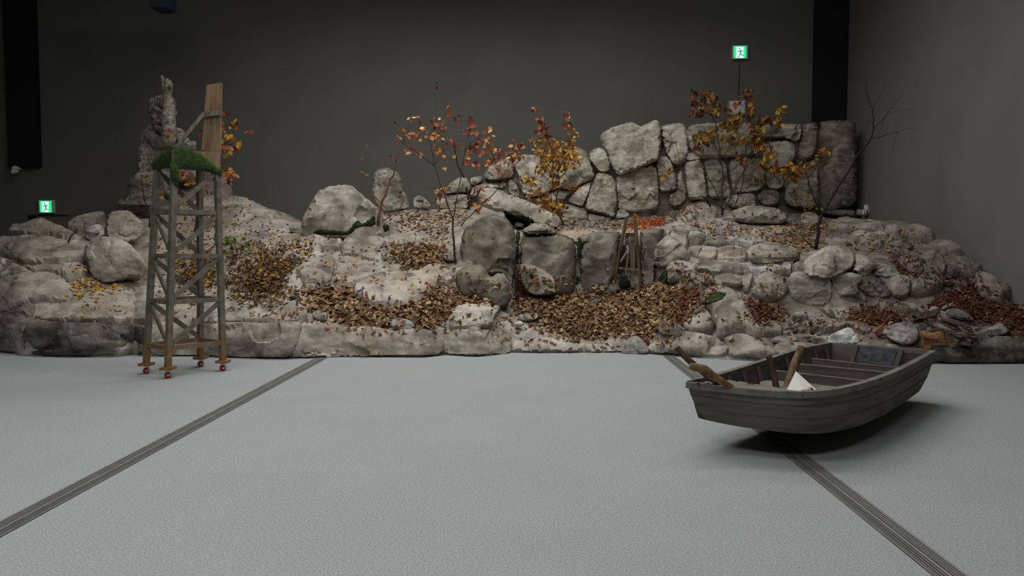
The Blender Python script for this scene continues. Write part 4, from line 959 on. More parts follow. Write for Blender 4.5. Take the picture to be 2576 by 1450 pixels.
for name, label, pal, size, lit, regs in DRIFTS:
    V, F, Cc = [], [], []
    if lit is not None:
        for poly, n in regs:
            bVb, bF = bed(poly, lit, shrink=.6 if pal == 'brown' else .86)
            ROCKS.append((bVb, bF)); n0 = len(V)
            V += bVb.tolist(); F += [tuple(int(i)+n0 for i in f) for f in bF]
            lc = C(92,66,42) if lit is litter else C(80,46,34)
            for p in bVb:
                k = .75+.5*abs(fbm(p, 12)); Cc.append(tuple(min(1, x*k) for x in lc))
        BV[0] = BVHTree.FromPolygons(*ALLROCK())
    for ri, (poly, n) in enumerate(regs):
        for (u, v) in list(sample_poly(poly, int(n*1.0)))+[q_+RNG.normal(0, 9, 2) for q_ in sample_poly(poly, int(n*.4))]:
            if on_loose(u, v) and random.random() < .88: continue
            p, nn = hit(u, v)
            if p is None or p.y > 16.6: continue
            q, n2 = drop(p.x+random.gauss(0,.04), p.y+random.gauss(0,.06), p.z+.25)
            if q is None or abs(q.z-p.z) > .35: q, n2 = p, nn
            if n2.z < 0: n2 = -n2
            if n2.z < (.25 if lit is not None else .6) and random.random() < .8: continue
            s = size*random.uniform(.6, 1.25)*.9
            M = leaf_frame(n2, .42 if lit is not None else .25, random.uniform(0, 6.28), s)
            c = pick(pal)
            pos = q+Vector(n2)*random.uniform(.004, .03 if lit is not None else .012)
            pos.z = max(pos.z, .02)
            lv = LEAFV[random.randrange(3)]
            single = (pal == 'tan' and lit is None and p.y < 12.2) or (size > .1 and lit is not None and random.random() < .16) or (size < .1 and pal == 'tan' and lit is not None and random.random() < .05)
            if single and len(singles) < 300:
                singles.append((pos, M, c, label, random.randrange(3)))
            else:
                n0 = len(V)
                V += [tuple(M @ Vector(x) + pos) for x in (lv-[.5,0,0])]
                F += [tuple(i+n0 for i in f) for f in LEAFF]; Cc += [c]*8
    o = mk(name, V, F, leaf_heap_m, None, smooth=3.2, label=label, cat='leaves', kind='stuff')
    at = o.data.color_attributes.new('Col', 'FLOAT_COLOR', 'POINT')
    at.data.foreach_set('color', np.array([c+(1,) for c in Cc], float).ravel())
SHORT = {'deep drift':('curled tan leaf lying loose on top of the deep central leaf drift','loose leaves on the central drift'),
         'tan leaf drift':('broad curled tan leaf on the drift along the left ledge','loose leaves on the left ledge drift'),
         'small heap':('broad tan leaf on the small heap beside the red-leaved shrub','loose leaves on the small heap'),
         'single leav':('single dry leaf lying on the bare front slabs at the carpet edge','single leaves on the front slabs')}
for pos, M, c, lab, k in singles:
    o = bpy.data.objects.new('fallen_leaf', LEAFMESH[k]); COL.objects.link(o)
    o.matrix_world = Matrix.Translation(pos) @ M.to_4x4(); o.color = c+(1,)
    for a, (l2, g2) in SHORT.items():
        if lab.startswith(a): tag(o, l2, 'leaf', g2)
    if 'label' not in o: tag(o, 'dry tan leaf lying among the other leaves below the wall', 'leaf', 'loose leaves below the wall')

# ------------------------------------------------------------------ shrubs
SPAL = {
 'orange':[C(178,104,50),C(190,124,62),C(152,74,42),C(204,160,100),C(134,58,38),C(188,134,70)],
 'redsh':[C(136,62,42),C(112,50,38),C(156,80,48),C(146,66,50),C(178,116,70),C(92,42,34),C(170,96,52)],
 'gold':[C(176,132,46),C(156,110,40),C(190,152,64),C(140,90,38),C(122,76,36),C(166,104,46)],
 'olive':[C(134,110,48),C(152,124,52),C(112,86,42),C(166,138,62),C(132,84,42),C(98,74,40)],
 'darkred':[C(94,56,42),C(82,48,38),C(112,68,46),C(130,90,50),C(76,44,36),C(120,96,50)],
 'green':[C(112,128,48),C(96,112,44),C(134,146,62),C(78,94,42),C(150,150,70)],
}
def shrub(name, label, Y, stems, clusters, mat=bark, lsize=.085, tw=.0032, dz=.22, cat='shrub', group=None, minleaf=.7, dens=1.0):
    """stems: polylines [(u,v,dy)...], r0, r1 ; clusters: (u,v,ru,rv,n,palette)"""
    b0 = stems[0][0][0]; root = P(float(b0[0]), float(b0[1]), Y+b0[2])
    e = empty(name, root, label, cat, group)
    m = MB(); nodes = []
    for pts, r0, r1 in stems:
        w = np.array([P(float(a[0]), float(a[1]), Y+(a[2] if len(a) > 2 else 0)) for a in pts])
        # subdivide with gentle wobble
        out = []
        for i in range(len(w)-1):
            L = np.linalg.norm(w[i+1]-w[i]); k = max(2, int(L/.12))
            for t in np.linspace(0, 1, k, endpoint=False): out.append(w[i]*(1-t)+w[i+1]*t)
        out.append(w[-1]); out = np.array(out)
        for i in range(1, len(out)-1): out[i] += RNG.normal(0, .007, 3)
        rr = np.linspace(r0, r1, len(out))
        m.tube(out, rr, 6); nodes += list(out[len(out)//4:])
    if not nodes: nodes = [root]
    LP = []
    for (u, v, ru, rv, n, pal) in clusters:
        for i in range(int(n*dens+.5)):
            t = random.uniform(0, 6.28); r = math.sqrt(random.random())*1.06
            LP.append((P(u+math.cos(t)*ru*r, v+math.sin(t)*rv*r, Y+random.gauss(0, dz)), pal))
    NA = np.array(nodes)
    LP.sort(key=lambda x: np.min(((NA-x[0])**2).sum(1)))
    cnt = 0; FV, FF, FC = [], [], []; keep = set(random.sample(range(len(LP)), min(300, len(LP))))
    for li, (p, pal) in enumerate(LP):
        d = ((NA-p)**2).sum(1)+np.where(NA[:,2] > p[2]+.03, .02, 0); i = int(d.argmin()); q = NA[i]
        dist = math.sqrt(((q-p)**2).sum())
        mid = (q+p)/2+np.array([0,0,-.06*dist])+RNG.normal(0, .05*dist, 3)
        if dist > .03: m.tube([q, mid, p], [tw, tw*.8, tw*.5], 4, cap=False)
        NA = np.vstack([NA, mid[None], p[None]])
        s = lsize*random.uniform(minleaf, 1.25)
        ax = Vector((random.gauss(0,.6), random.gauss(0,.5), random.gauss(-.5,.6))).normalized()
        nn = Vector((random.gauss(0,.6), -1+random.gauss(0,.6), random.gauss(.3,.5))); nn = (nn-ax*nn.dot(ax)).normalized(); bb = nn.cross(ax)
        M = Matrix((ax*s, bb*s, nn*s)).transposed()
        c = random.choice(SPAL[pal]); f = random.uniform(.85,1.25); c = tuple(min(1, x*f) for x in c)
        if li not in keep:
            n0 = len(FV); FV += [tuple(M @ Vector(x)+Vector(p)) for x in LEAFV[li%3]*[1,1.4,1]]; FF += [tuple(i+n0 for i in f_) for f_ in LEAFF]; FC += [c]*8
            continue
        o = bpy.data.objects.new('leaf', LEAFMESH2[cnt%3]); COL.objects.link(o); cnt += 1
        o.parent = e; o.color = c+(1,)
        o.matrix_local = Matrix.Translation(Vector(p)-Vector(root)) @ M.to_4x4()
    m.build('branches', mat, e, smooth=3.2)
    if FV:
        o = mk('foliage', FV, FF, leaf_heap_m, e, kind='stuff')
        at = o.data.color_attributes.new('Col', 'FLOAT_COLOR', 'POINT'); at.data.foreach_set('color', np.array([c+(1,) for c in FC], float).ravel())
    return e
def yat(u, v):
    p, n = hit(u, v); return p.y if p is not None else float(D(u, v))
Z7 = lambda a: [(900+x/2.959, 190+y/2.959)+tuple(r) for x, y, *r in a]      # crop 900,190 scale 2.959
A7 = lambda a: [(1600+x/3.68, 180+y/3.68)+tuple(r) for x, y, *r in a]
A5 = lambda a: [(1100+x/4.29, 240+y/4.29)+tuple(r) for x, y, *r in a]
Ya = yat(1143, 664)-.02
shrub('autumn_shrub', 'slender shrub with red and orange leaves at the centre of the ledge', Ya, [
  (Z7([(728,1400,0),(706,1080,0),(640,860,.05),(600,760,.1),(570,670,.1),(550,560,.05),(520,430,0)]), .02, .005),
  (Z7([(570,670,.1),(470,595,-.1),(380,530,-.2),(300,430,-.3),(255,365,-.3)]), .008, .003),
  (Z7([(570,670,.1),(640,560,.2),(620,430,.2),(575,300,.1),(582,90,.1)]), .007, .002),
  (Z7([(706,1080,0),(740,900,-.1),(770,740,-.2),(800,560,-.2),(830,400,-.2),(830,280,-.2)]), .01, .003),
  (Z7([(800,560,-.2),(900,440,-.3),(960,440,-.3),(1000,540,-.3)]), .006, .0025),
  (Z7([(770,1120,.1),(880,990,.1),(1000,890,.1),(1150,710,.2),(1220,590,.2)]), .011, .004),
  (Z7([(730,1110,0),(640,1060,.05),(560,1040,.1)]), .005,.002)],
  [tuple(Z7([(400,315)])[0])+(12,3,4,'orange'), tuple(Z7([(460,335)])[0])+(4,4,1,'redsh'), tuple(Z7([(290,410)])[0])+(22,22,6,'orange'), tuple(Z7([(350,410)])[0])+(18,12,5,'redsh'),
   tuple(Z7([(430,440)])[0])+(16,20,9,'orange'), tuple(Z7([(370,540)])[0])+(14,14,5,'redsh'), tuple(Z7([(440,570)])[0])+(20,10,8,'orange'), tuple(Z7([(550,400)])[0])+(24,30,16,'orange'), tuple(Z7([(600,360)])[0])+(22,18,9,'redsh'),
   tuple(Z7([(630,500)])[0])+(22,28,14,'orange'), tuple(Z7([(580,570)])[0])+(10,12,6,'orange'), tuple(Z7([(690,610)])[0])+(8,8,3,'orange'), tuple(Z7([(650,690)])[0])+(5,4,2,'orange'),
   tuple(Z7([(582,75)])[0])+(3,2,2,'redsh'), tuple(Z7([(685,240)])[0])+(9,8,3,'orange'), tuple(Z7([(745,330)])[0])+(8,12,5,'orange'), tuple(Z7([(830,300)])[0])+(5,10,4,'redsh'),
   tuple(Z7([(840,410)])[0])+(22,14,14,'redsh'), tuple(Z7([(850,500)])[0])+(26,18,16,'redsh'), tuple(Z7([(710,480)])[0])+(9,10,5,'redsh'), tuple(Z7([(960,450)])[0])+(16,26,14,'orange'), tuple(Z7([(820,600)])[0])+(12,26,10,'orange'),
   tuple(Z7([(985,580)])[0])+(22,20,16,'orange'), tuple(Z7([(1020,620)])[0])+(20,14,14,'redsh'), tuple(Z7([(920,650)])[0])+(26,12,12,'orange'),
   tuple(Z7([(1180,540)])[0])+(26,24,16,'orange'), tuple(Z7([(1230,520)])[0])+(6,8,4,'redsh'), tuple(Z7([(1130,660)])[0])+(22,18,9,'orange'), tuple(Z7([(1060,710)])[0])+(10,8,4,'redsh'), tuple(Z7([(920,850)])[0])+(18,14,7,'redsh'), tuple(Z7([(960,910)])[0])+(14,6,5,'orange'),
   tuple(Z7([(900,985)])[0])+(10,6,5,'orange')], lsize=.085, dz=.18)
Yb = yat(1180, 528)
shrub('autumn_shrub', 'dark thin trunk with a few red leaves standing behind the red and orange shrub', Yb, [
  (Z7([(828,1000,0),(820,880,0),(790,770,0),(750,680,0),(725,580,0),(710,510,0)]), .022, .012),
  (Z7([(800,790,0),(860,740,0)]), .006, .003)],
  [tuple(Z7([(615,860)])[0])+(14,14,12,'orange'), tuple(Z7([(590,930)])[0])+(12,16,6,'redsh'), tuple(Z7([(480,815)])[0])+(4,5,2,'redsh'), tuple(Z7([(825,945)])[0])+(3,8,2,'redsh')], mat=bark_dark, lsize=.085)
Yc = yat(1415, 572)
shrub('autumn_shrub', 'bushy shrub thick with golden yellow leaves in front of the stone wall', Yc, [
  (A5([(1365,1400,0),(1310,1270,0),(1290,1100,0),(1310,1000,0),(1320,900,0),(1290,740,0),(1220,560,0),(1160,380,0),(1070,80,.1)]), .018, .003),
  (A5([(1320,900,0),(1400,820,.1),(1430,650,.1),(1420,480,.1),(1340,290,.1)]), .009, .003),
  (A5([(1290,1100,0),(1180,960,-.1),(970,850,-.1)]), .007, .002),
  (A5([(1420,480,.1),(1460,420,.1),(1380,180,.1)]), .005, .002),
  (A5([(930,1110,.3),(970,1020,.3),(1030,930,.3)]), .006,.003)],
  [(1344,270,3,5,2,'redsh'),(1358,307,4,12,6,'redsh'),(1372,332,14,18,14,'redsh'),(1380,372,36,26,36,'gold'),(1390,392,34,20,34,'gold'),(1425,300,8,22,7,'redsh'),(1440,340,14,20,10,'gold'),
   (1430,380,24,22,30,'gold'),(1385,420,36,20,34,'gold'),(1435,405,22,16,20,'gold'),(1395,455,26,20,16,'gold'),(1345,350,8,14,5,'gold'),(1380,512,34,16,26,'gold'),(1400,525,22,16,16,'gold'),(1335,455,16,12,8,'gold'),(1440,470,18,10,6,'orange'),(1350,485,22,14,8,'gold'),(1320,450,20,8,5,'olive')], lsize=.085, dz=.2, dens=1.9)
Yd = yat(1817, 541)
sh = lambda x, y, ru, rv, n, p: tuple(A7([(x, y)])[0])+(ru/3.68, rv/3.68, n, p)
shrub('autumn_shrub', 'tallest spreading shrub with olive and dark red leaves before the stone wall', Yd, [
  (A7([(795,1330,0),(800,900,0),(770,700,0),(735,480,0),(640,250,.1),(530,170,.1),(460,35,.1)]), .02, .003),
  (A7([(795,830,0),(720,660,-.1),(670,500,-.1)]), .008, .003),
  (A7([(800,1310,0),(870,1170,0),(920,1060,0),(1000,920,.05),(1090,820,.1),(1190,740,.1)]), .014, .005),
  (A7([(830,1180,0),(1000,1090,-.1),(1200,1020,-.15),(1330,960,-.2),(1500,940,-.2)]), .008, .003),
  (A7([(920,1235,.1),(985,1040,.1),(1015,850,.1),(1020,660,.1)]), .012, .006),
  (A7([(820,800,0),(880,680,.1),(930,560,.1),(960,380,.1),(1060,180,.1),(1100,110,.1)]), .008, .002),
  (A7([(790,860,0),(690,760,-.1),(590,660,-.1)]), .006, .002),
  (A7([(885,1090,.1),(860,930,.1),(830,800,.1)]), .009, .004),
  (A7([(740,440,0),(745,250,0),(750,90,0)]), .004, .0015),
  (A7([(1190,740,.1),(1280,560,.1),(1310,380,.1),(1355,170,.1)]), .005, .0015),
  (A7([(1210,640,.1),(1290,750,.1),(1345,890,.1)]), .006,.003),
  (A7([(760,1160,-.1),(650,960,-.15),(540,890,-.15),(450,870,-.15)]), .007, .002),
  (A7([(480,1150,.1),(440,960,.1),(400,830,.1),(370,640,.1)]), .008, .004),
  (A7([(1640,930,-.3),(1560,800,-.25),(1480,700,-.2),(1400,640,-.1)]), .005, .002)],
  [sh(600,250,90,70,22,'darkred'),sh(700,230,50,50,10,'darkred'),sh(590,360,90,50,18,'darkred'),sh(730,350,60,60,16,'olive'),sh(790,300,40,30,6,'darkred'),sh(640,180,30,20,3,'darkred'),sh(520,190,10,20,3,'darkred'),
   sh(850,350,20,30,4,'darkred'),sh(950,420,70,30,12,'olive'),sh(850,490,90,50,24,'olive'),sh(930,300,30,20,3,'redsh'),sh(1030,200,50,50,18,'darkred'),sh(1060,330,40,40,6,'gold'),sh(1060,440,30,50,8,'darkred'),sh(950,480,40,40,10,'olive'),
   sh(1110,540,60,50,26,'olive'),sh(1130,600,50,40,12,'olive'),sh(1200,440,70,50,10,'darkred'),sh(1310,470,40,50,10,'olive'),sh(1350,350,25,35,6,'gold'),
   sh(620,610,100,50,26,'olive'),sh(700,570,50,40,10,'gold'),sh(810,630,40,20,7,'olive'),sh(920,640,60,40,12,'olive'),sh(1000,620,50,30,8,'olive'),sh(600,700,60,30,8,'darkred'),
   sh(1130,680,50,40,10,'gold'),sh(1200,800,50,40,12,'olive'),sh(1240,730,60,50,8,'gold'),sh(1160,870,40,30,6,'olive'),sh(1290,900,60,50,14,'gold'),sh(1430,890,60,50,18,'gold'),sh(1500,910,50,30,10,'gold'),sh(1450,980,70,30,12,'olive'),sh(1150,1000,50,40,7,'olive'),sh(1520,840,25,30,5,'darkred'),sh(1610,870,20,30,5,'gold'),
   sh(1740,740,30,25,7,'gold'),sh(1700,790,20,20,4,'olive'),sh(230,970,15,15,4,'gold'),sh(320,920,18,15,4,'gold'),sh(930,780,30,30,4,'olive'),sh(980,830,20,20,3,'olive')], lsize=.095, dz=.22, dens=2.2)
shrub('low_shrub', 'low olive-leaved seedling at the foot of the stone wall pier', yat(2005, 545), [(A7([(1560,1330,0),(1540,1260,0),(1500,1180,0)]), .006, .002), (A7([(1560,1330,0),(1600,1250,0),(1640,1230,0)]), .006, .002)],
  [sh(1500,1190,90,40,12,'olive'),sh(1600,1280,60,40,24,'olive'),sh(1480,1120,40,30,4,'gold'),sh(1680,1250,40,30,8,'olive')], lsize=.06)
Ye = yat(2052, 628)
shrub('bare_tree', 'bare dark leafless tree spreading across the right wall', Ye, [
  (A7([(1663,1645,0),(1690,1430,0),(1720,1330,0),(1790,1200,.1),(1860,1080,.1),(1950,940,.2),(2060,760,.3),(2160,650,.3),(2195,540,.35),(2200,430,.35),(2190,350,.35),(2150,240,.4),(2130,150,.4),(2125,50,.4)]), .028, .004),
  (A7([(2195,540,.35),(2260,470,.35),(2330,380,.4),(2400,300,.4),(2480,200,.4)]), .007, .002),
  (A7([(2165,625,.3),(2290,600,.3),(2420,555,.3),(2500,535,.3),(2600,540,.3)]), .007, .002),
  (A7([(2190,350,.35),(2240,240,.4),(2310,125,.4)]), .006, .002),
  (A7([(2330,380,.4),(2450,355,.4),(2580,345,.4)]), .004, .0015),
  (A7([(1715,1330,0),(1660,1220,-.1),(1620,1110,-.1),(1590,1000,-.1),(1570,950,-.1),(1575,820,-.1),(1500,760,-.1)]), .016, .004),
  (A7([(1590,990,-.1),(1640,930,-.1),(1680,850,0),(1800,800,.1),(1940,770,.2),(2080,765,.2)]), .007, .002),
  (A7([(1950,860,.2),(2130,875,.2),(2250,845,.2)]), .004, .0015),
  (A7([(2130,760,.3),(2200,850,.3),(2300,980,.3)]), .003, .001),
  (A7([(2200,480,.35),(2120,440,.35),(2050,390,.35)]), .004, .0015),
  (A7([(2160,650,.3),(2100,620,.3),(2150,480,.3),(2180,380,.3)]), .003, .001),
  (A7([(2230,600,.3),(2280,500,.3),(2300,420,.3),(2370,330,.3)]), .004, .0015),
  (A7([(2420,555,.3),(2380,700,.3),(2330,840,.3)]), .003, .001),
  (A7([(2240,240,.4),(2200,170,.4),(2180,120,.4)]), .003, .001),
  (A7([(1700,560,.2),(1800,520,.2),(1900,440,.2),(2050,340,.2)]), .002, .001),
  (A7([(1663,1645,0),(1560,1560,-.1),(1480,1450,-.1)]), .01, .003)], [], mat=bark_dark, cat='tree')
Yf = yat(955, 555)-.1
shrub('bare_sapling', 'knotty reddish bare stem growing beside the largest boulder', Yf, [
  (Z7([(150,1120,0),(165,1010,0),(185,920,0),(215,860,0),(240,780,0),(275,710,0),(290,640,0),(295,500,0),(292,440,0)]), .03, .006),
  (Z7([(180,950,0),(130,910,0),(85,880,0),(45,790,0),(35,720,0),(55,620,0),(70,510,0)]), .012, .004),
  (Z7([(215,860,0),(270,830,0),(320,790,0),(355,735,0)]), .008, .002),
  (Z7([(180,1085,0),(250,1040,0),(310,990,0),(355,910,0),(362,820,0)]), .012, .004),
  (Z7([(275,710,0),(240,650,0),(228,600,0)]), .006, .003),
  (Z7([(85,880,0),(85,790,0)]), .004,.002), (Z7([(160,960,0),(110,930,0),(30,880,0)]), .006,.003)],
  [tuple(Z7([(50,730)])[0])+(6,5,4,'darkred'), tuple(Z7([(230,590)])[0])+(6,6,3,'redsh'), tuple(Z7([(290,620)])[0])+(8,12,4,'redsh'), tuple(Z7([(45,620)])[0])+(3,6,2,'olive')], mat=twig_red, lsize=.06, cat='tree')
B6 = lambda a: [(340+x/5.0, 400+y/5.0)+tuple(r) for x, y, *r in a]
Yg = yat(492, 585)
shrub('autumn_shrub', 'orange-leaved shrub standing behind the tower board and the statue', Yg, [
  (B6([(745,920,0),(770,760,0),(790,600,0),(850,300,0),(900,100,0),(960,-150,0),(1040,-380,0),(1105,-560,0)]), .018, .003),
  (B6([(900,100,0),(1050,60,0),(1180,80,0)]), .006, .002), (B6([(960,-150,0),(1100,-180,0),(1250,-250,0),(1330,-300,0)]), .006, .002), (B6([(850,300,0),(700,220,0),(600,170,0)]), .006, .002)],
  [(565,282,5,5,3,'redsh'),(562,318,6,18,6,'orange'),(595,312,16,12,6,'gold'),(628,328,3,3,2,'orange'),(575,345,16,10,10,'gold'),(590,357,18,10,12,'gold'),(570,372,18,10,9,'orange'),(603,370,6,6,4,'darkred'),(575,388,14,8,8,'olive'),(505,337,6,8,4,'redsh'),
   (566,424,12,8,10,'gold'),(578,440,14,10,12,'orange'),(575,450,12,6,6,'redsh'),(460,437,20,8,14,'orange'),(480,455,10,10,4,'gold'),(425,335,5,12,4,'gold'),(540,446,8,8,4,'redsh'),(520,480,6,18,5,'gold')], lsize=.1, dz=.2, dens=1.2)
shrub('thin_sapling', 'thin dark sapling with a few dull leaves left of the tower', yat(375, 572), [(B6([(175,870,0),(180,700,0),(120,520,0),(95,320,0),(70,200,0)]), .014, .004), (B6([(120,520,0),(200,480,0),(300,430,0)]), .005, .002)],
  [(372,445,8,14,6,'darkred'),(402,470,6,10,5,'olive'),(404,488,4,8,4,'gold')], mat=bark_dark, lsize=.08)
shrub('green_sapling', 'small sapling with yellow-green leaves right behind the tower', yat(540, 660), [(B6([(720,1440,0),(800,1300,0),(900,1170,0),(1000,1080,0),(1100,1060,0),(1260,1070,0),(1370,980,0)]), .008, .002), (B6([(900,1170,0),(780,1060,0),(700,1060,0)]), .005, .002), (B6([(1000,1080,0),(1010,960,0),(1030,880,0)]), .004, .0015), (B6([(1100,1060,0),(1180,1160,0)]), .003, .0015), (B6([(1100,1060,0),(1240,980,0),(1265,680,0)]), .004, .0015)],
  [(482,614,14,10,14,'green'),(505,634,6,8,4,'green'),(545,590,8,16,10,'green'),(560,610,14,12,18,'green'),(585,606,14,12,18,'green'),(614,595,5,5,3,'green'),(578,636,10,8,6,'green'),(624,628,5,5,3,'green'),(507,556,4,4,3,'green')], lsize=.075, dz=.15)
# fiery low shrub behind the wooden frame
Yo = yat(1620, 566)
p = P(1620.0, 575.0, Yo); e = empty('fine_shrub', p, 'feathery bright orange and red low shrub behind the wooden frame', 'shrub')
V, F, Cc = [], [], []
m = MB()
for i in range(46):
    u = random.uniform(1575, 1660); q0 = P(u, 588.0, Yo+random.uniform(-.2,.2)); q1 = P(u+random.gauss(0,12), random.uniform(545,575), Yo+random.uniform(-.25,.2)); m.tube([q0,(q0+q1)/2+RNG.normal(0,.02,3),q1], [.004,.003,.001], 4)
m.build('branches', twig_red, e)
for (u, v, ru, rv, n) in [(1605,565,26,14,520),(1585,580,20,10,260),(1640,562,26,12,420),(1660,558,14,8,140),(1600,545,8,8,60),(1625,575,24,10,260)]:
    for i in range(n):
        t = random.uniform(0,6.28); r = math.sqrt(random.random()); q = Vector(P(u+math.cos(t)*ru*r, v+math.sin(t)*rv*r, Yo+random.gauss(0,.14)-(.0 if v < 572 else .55)))
        M = leaf_frame(Vector((random.gauss(0,1),-1,random.gauss(0,1))), .5, random.uniform(0,6.28), .034*random.uniform(.6,1.4)); n0 = len(V)
        V += [tuple(M @ Vector(x)+q) for x in LEAFV[i%3]]; F += [tuple(k+n0 for k in f) for f in LEAFF]
        c = random.choice([C(206,126,54),C(192,108,46),C(216,148,76),C(182,88,50)] if u < 1635 else [C(188,90,58),C(168,66,50),C(198,120,66)]); Cc += [c]*8
o = mk('foliage', V, F, leaf_heap_m, e, kind='stuff')
at = o.data.color_attributes.new('Col', 'FLOAT_COLOR', 'POINT'); at.data.foreach_set('color', np.array([c+(1,) for c in Cc], float).ravel())
# bundle of dry sticks
for i, (a, b2) in enumerate([((900,1320),(640,1160)),((780,1290),(600,1180)),((760,1260),(650,1165)),((790,1240),(560,1210)),((740,1210),(560,1170)),((780,1300),(690,1190))]):
    a = A7([a])[0]; b2 = A7([b2])[0]; Yk = yat(1790, 530)-.05
    MB().tube([P(a[0]-25, a[1]-12, Yk-.05*i+.1), P((a[0]+b2[0])/2-12, (a[1]+b2[1])/2-9, Yk-.04*i), P(b2[0], b2[1], Yk+.05*i)], [.014,.012,.007], 6).build('dry_stick', bark, label='dry grey stick in the little bundle beside the tallest shrub', cat='stick', group='dry sticks beside the tallest shrub')
# dead branches lying at the left
MB().tube([P(171.0, 610.0, yat(171,612)-.03), P(180.0, 592.0, yat(171,612)+.02), P(190.0, 585.0, yat(171,612)+.1), P(196.0, 575.0, yat(171,612)+.15)], [.014,.012,.008,.004], 6).build('dead_branch', bark_dark, label='short dark dead branch on the rocks at the left', cat='branch')

# ------------------------------------------------------------------ wheeled tower
gA, gB, gC, gD = [G(float(u), float(v)) for u, v in ((370,942),(420,951),(561,935),(504,922))]
cen = (gA+gB+gC+gD)/4
ea = ((gB-gA)+(gC-gD))/2; eb = ((gC-gB)+(gD-gA))/2           # A->B and B->C edge vectors
la, lb = np.linalg.norm(ea[:2]), np.linalg.norm(eb[:2]); eb_u = eb/lb
ea_u = ea-eb_u*(ea@eb_u); ea_u /= np.linalg.norm(ea_u)
def tw(s, t, z, k):                                            # s: A->B side, t: B->C side in -1..1
    q = cen+ea_u*(s*la/2*k)+eb_u*(t*lb/2*k); return Vector((q[0]+.085*z/2.44, q[1], z))
Z0, ZT = .13, 2.44
kz = lambda z: 1.0-(1-.77)*(z-Z0)/(ZT-Z0)
CN = {'A':(-1,-1),'B':(1,-1),'C':(1,1),'D':(-1,1)}
tower = empty('wheeled_tower', (cen[0], cen[1], 0), 'grey-painted wooden lattice tower with a mossy deck, standing on red casters', 'tower')
def cp(n, z): return tw(CN[n][0], CN[n][1], z, kz(z))
LW = .062
for n in 'ABCD':
    MB().beam(cp(n,Z0), cp(n,ZT+.02), LW, LW, side=ea_u).build('leg', tower_paint, tower)
    b = cp(n, Z0)
    MB().box((b.x-.07,b.y-.07,Z0-.03),(b.x+.07,b.y+.07,Z0)).build('foot_plate', tower_paint, tower)
    cst = MB().tube([(b.x,b.y,Z0-.03),(b.x,b.y,Z0-.05)], .028, 10).beam((b.x+.012,b.y,Z0-.05),(b.x+.028,b.y,.03),.008,.034).build('caster', steel, tower)
    wx = b.x-.004; ax = Vector((.6,-.8,0))
    w = MB().tube([Vector((wx,b.y,.036))+ax*.018, Vector((wx,b.y,.036))+ax*.012, Vector((wx,b.y,.036))-ax*.012, Vector((wx,b.y,.036))-ax*.018], [.028,.036,.036,.028], 16).build('wheel', red_rubber, cst, smooth=.7)
    MB().tube([Vector((wx,b.y,.036))+ax*.022, Vector((wx,b.y,.036))-ax*.022], .014, 10).build('hub', steel, cst)
LV = [.345,.87,1.395,1.906]
for z in LV:
    for a, b in ('AB','BC','CD','DA'):
        MB().beam(cp(a,z), cp(b,z), .035, .052).build('crossbar', tower_paint, tower)
BZ = LV+[ZT-.02]
for i in range(4):
    z0, z1 = BZ[i]+.02, BZ[i+1]-.02
    MB().beam(cp('B',z0), cp('C',z1), .026, .052).build('brace', tower_paint, tower)
    MB().beam(cp('A',z1), cp('B',z0), .026, .052).build('brace', tower_paint, tower)
    MB().beam(cp('A',z1), cp('D',z0), .026, .052).build('brace', tower_paint, tower)
# deck tray
k2 = .84
def dk(s, t, z, k=k2): return tw(s, t, z, k)
def slab(c4, z0, z1):
    V = [tuple(dk(s,t,z0)) for s,t in c4]+[tuple(dk(s,t,z1)) for s,t in c4]
    return V, [(0,3,2,1),(4,5,6,7),(0,1,5,4),(1,2,6,5),(2,3,7,6),(3,0,4,7)]
V, F = slab([(-1,-1),(1,-1),(1,1),(-1,1)], ZT, ZT+.05); mk('deck_board', V, F, wood_grey, tower)
for a, b in (((-1,-1),(1,-1)),((1,-1),(1,1)),((1,1),(-1,1)),((-1,1),(-1,-1))):
    MB().beam(dk(a[0],a[1],ZT+.09), dk(b[0],b[1],ZT+.09), .025, .19).build('deck_rim', wood_tan if a == (1,-1) else wood_grey, tower)
# upright plank, batten and strut
d1 = Vector(eb_u); nrm = Vector((d1.y, -d1.x, 0))
pb0 = dk(.35,.95,ZT+.12); 
def plank(pl_, name, mat, Yp, th):
    q = np.array([P(float(u), float(v), Yp) for u, v in pl_]); f = q; bk2 = q+np.array([.012,th,0]); n = len(q)
    F = [tuple(range(n)), tuple(range(2*n-1, n-1, -1))]+[(i, n+i, n+(i+1)%n, (i+1)%n) for i in range(n)]
    return mk(name, np.vstack([f, bk2]), F, mat, tower)
Yp = float(cen[1])+.12
plank([(506,392),(519,214),(555,208),(552,392)], 'upright_board', wood_tan, Yp, .03)
plank([(510,283),(552,277),(552,289),(511,295)], 'batten', wood_grey, Yp-.035, .034)
MB().beam(P(441.0, 374.0, Yp-.15), P(513.0, 286.0, Yp-.02), .018, .045, side=(0,1,0)).build('strut', wood_grey, tower)
